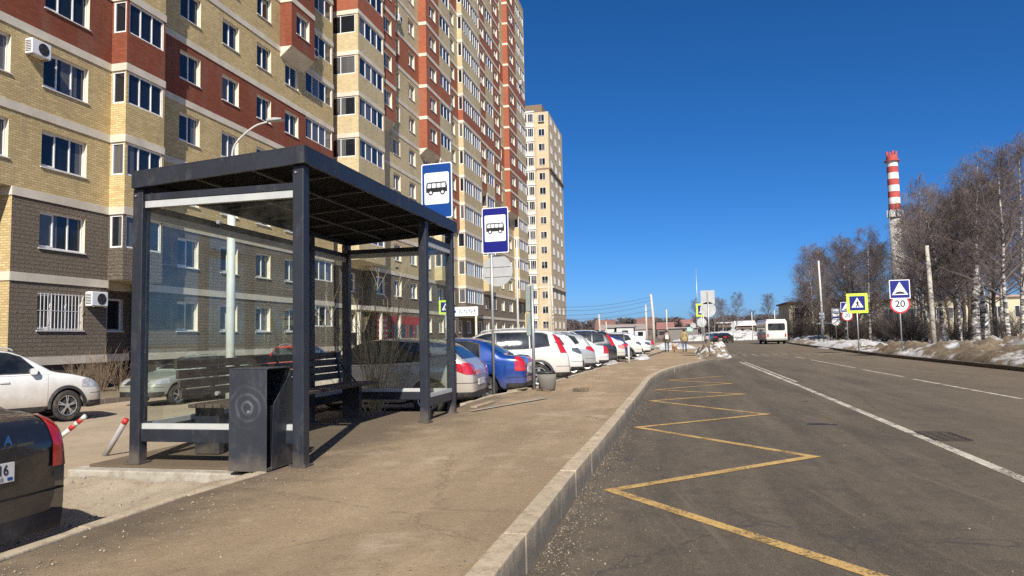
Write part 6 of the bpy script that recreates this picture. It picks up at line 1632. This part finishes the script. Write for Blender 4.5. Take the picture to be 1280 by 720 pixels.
for k, (px, Y, pt, kind, lb) in enumerate([(963, 165, 367, 0, 'pale bare tree above the bus roof'), (921, 150, 366, 3, 'birch right of the sign cluster, far along the road'), (904, 150, 374, 0, 'birch behind the dark cars far along the road'),
   (872, 160, 374, 1, 'hazy bare tree behind the lime bordered sign, left of the road'), (893, 170, 372, 3, 'bare tree between the sign cluster and the far birches'), (984, 150, 378, 4, 'dark tree at the corner of the yellow building'), (940, 190, 388, 2, 'low dark tree left of the bus')]):
    tree(lb, px, Y, pt, kind, k*2.3+1, name='bare_tree', group='bare trees at the road bend', wide=1.1)
# a conifer
def conifer(label, px, Y, pt):
    b = aty(px, 425, Y); hgt = aty(px, pt, Y).z; t = thing('spruce_tree', label, 'tree', (b.x, Y, 0)); rnd = random.Random(int(px)); cr = MB(); tr = MB()
    tr.tube([(0, 0, 0), (0, 0, hgt*.95)], [.18, .03], 7); tr.build('trunk', M['bark'], t)
    for k in range(520):
        z = hgt*(.08+.92*rnd.random()**1.2); rr = (hgt-z)*.30*rnd.uniform(.5, 1.05); a = rnd.uniform(0, 6.28); p = Vector((rr*math.cos(a), rr*math.sin(a), z-rr*.25)); s = rnd.uniform(.25, .55)
        d = Vector((math.cos(a), math.sin(a), -.3)); n = Vector((-math.sin(a), math.cos(a), .2)); cr.poly([tuple(p-n*s*.5), tuple(p+d*s), tuple(p+n*s*.5), tuple(p-d*s*.8)])
    cr.build('crown', simple('spruce_green', (0.018, 0.045, 0.022), .9, var=.4), t); return t
conifer('small dark green spruce behind the sheds', 791.5, 235, 400); conifer('dark green spruce beside the yellow building', 981, 140, 381)
# undergrowth: bare shrubs in the grove
def shrub(seed, Ht, nst, spr, mat, rs=0.012, sub=8, arch=0.15):
    rnd = random.Random(seed); g = MB()
    for i in range(nst):
        a = rnd.uniform(0, 6.28); r = rnd.uniform(0, .12*Ht*.3); p = Vector((r*math.cos(a), r*math.sin(a), -.05)); d = Vector((math.cos(a)*rnd.uniform(.1, 1)*spr, math.sin(a)*rnd.uniform(.1, 1)*spr, 1)).normalized(); pts = [p]; ln = Ht*rnd.uniform(.6, 1.05)
        for k in range(5): d = (d+Vector((rnd.uniform(-.1, .1), rnd.uniform(-.1, .1), -arch*.2))).normalized(); pts.append(pts[-1]+d*ln/5)
        g.tube(pts, [rs*(1-.8*k/5) for k in range(6)], 4, caps=False)
        for j in range(sub):
            q = rnd.randrange(1, 5); pp = pts[q].lerp(pts[q+1], rnd.random()); d2 = d+Vector((rnd.uniform(-.7, .7), rnd.uniform(-.7, .7), rnd.uniform(-.2, .4))); l2 = ln*rnd.uniform(.12, .3)
            g.tube([pp, pp+d2.normalized()*l2*.5, pp+(d2.normalized()+Vector((rnd.uniform(-.2, .2),)*3)).normalized()*l2], [rs*.4, rs*.3, rs*.15], 3, caps=False)
    return g
SM = [shrub(31, 2.8, 80, 1.0, None, .010, 20).mesh('stems', M['twig_dark']), shrub(32, 2.4, 80, 1.2, None, .010, 20).mesh('stems', M['twig_dark']), shrub(33, 3.2, 80, .8, None, .010, 20).mesh('stems', M['twig'])]
rnd = random.Random(5); places = ['behind the far bus shelter', 'under the rounded birch', 'left of the lime bordered sign', 'behind the far 20 limit sign', 'behind the lime bordered sign', 'right of the lime bordered sign', 'between the two 20 limit signs', 'left of the near 20 limit sign', 'behind the near 20 limit sign', 'left of the concrete utility pole', 'behind the concrete utility pole', 'right of the concrete utility pole', 'under the speckled thin birch', 'left of the pale double trunk', 'right of the pale double trunk', 'below the pinkish roof', 'at the right picture edge', 'deep behind the chimney foot', 'deep behind the crossing sign', 'beside the yellow building corner', 'deep in the grove under the slim birch', 'deep behind the concrete utility pole', 'in front of the yellow building middle']
for k, s in enumerate(places):
    px = [1012, 1024, 1046, 1056, 1068, 1082, 1094, 1106, 1120, 1140, 1154, 1170, 1186, 1204, 1240, 1256, 1276, 1112, 1074, 1000, 1134, 1160, 1190][k]; Y = [116, 112, 110, 108, 106, 100, 96, 90, 84, 66, 72, 70, 76, 72, 78, 74, 70, 98, 100, 110, 92, 96, 100][k]
    p = aty(px, 425, Y); t = thing('bare_shrub', 'dark leafless shrub '+s, 'shrub', (p.x, Y, 0.05), rnd.uniform(0, 6), 'bare shrubs under the birches'); sc = rnd.uniform(.7, 1.4)*(1.25 if Y > 80 else 1.0); t.scale = (sc*1.3, sc*1.3, sc); link('stems', SM[k % 3], t)
# willow bush between the shelter and the beige hatchback
p = aty(469, 488, 11.95); t = thing('bare_bush', 'straw coloured leafless bush with pale trunk between shelter and beige hatchback', 'bush', (p.x, 11.95, 0))
g = shrub(41, 2.75, 26, .55, None, .012, 6, -.1); g.build('stems', M['twig_pale'], t)
g = MB(); g.tube([(0, 0, -.05), (.01, 0, .3), (-.02, 0, .75)], [.075, .062, .04], 10); g.build('trunk', simple('pale_trunk', (0.50, 0.42, 0.22), .9), t, True)
for k, (px, Y, h_, lb) in enumerate([(95, 21.5, 1.5, 'dry brown bush under the barred window'), (128, 21.8, 1.8, 'dry brown bush below the low air conditioner'), (150, 22.5, 1.4, 'dry brown bush left of the shelter corner post, by the wall'), (60, 21.0, 1.2, 'dry bush behind the white crossover bonnet'), (425, 34, 1.8, 'dry bush by the wall behind the bench back')]):
    p = aty(px, 440, Y); t = thing('dry_bush', lb, 'bush', (max(p.x, -20.9), Y, -0.22), k, 'dry bushes along the apartment block'); shrub(50+k, h_, 26, .8, None, .010, 8).build('stems', simple('dry_stems', (0.20, 0.14, 0.085), .9) if k == 0 else bpy.data.materials['dry_stems'], t)
# far woodland: one mass along the horizon
rnd = random.Random(9); g = MB()
small = []
for s in range(4):
    q = MB(); rr = random.Random(60+s)
    q.tube([(0, 0, 0), (0, 0, 8)], [.30, .08], 4, caps=False)
    for i in range(60):
        t0 = rr.uniform(.15, 1); a = rr.uniform(0, 6.28); l = 3.0*(1.15-t0)*rr.uniform(.6, 1.1)+.5; p = Vector((0, 0, 8*t0)); d = Vector((math.cos(a), math.sin(a), rr.uniform(.4, 1.2))).normalized(); e = p+d*l
        q.tube([p, e], [.11, .05], 3, caps=False)
        for j in range(6): b0 = p.lerp(e, rr.uniform(.2, 1)); q.tube([b0, b0+Vector((rr.uniform(-1, 1), rr.uniform(-1, 1), rr.uniform(-.5, .9)))*rr.uniform(.5, 1.1)], [.07, .035], 3, caps=False)
    small.append(q)
for k in range(330):
    px = rnd.uniform(690, 1010); Y = rnd.uniform(300, 460); p = aty(px, 420, Y); s = rnd.uniform(.75, 1.3)*(Y/380)
    g.add(small[k % 4], Matrix.Translation((p.x, Y, -0.5)) @ Matrix.Rotation(rnd.uniform(0, 6), 4, 'Z') @ Matrix.Diagonal((s*1.5, s*1.5, s, 1)))
tag(g.build('far_woodland', M['twig']), 'distant band of bare purple brown woodland along the horizon', 'woodland', None, 'stuff')
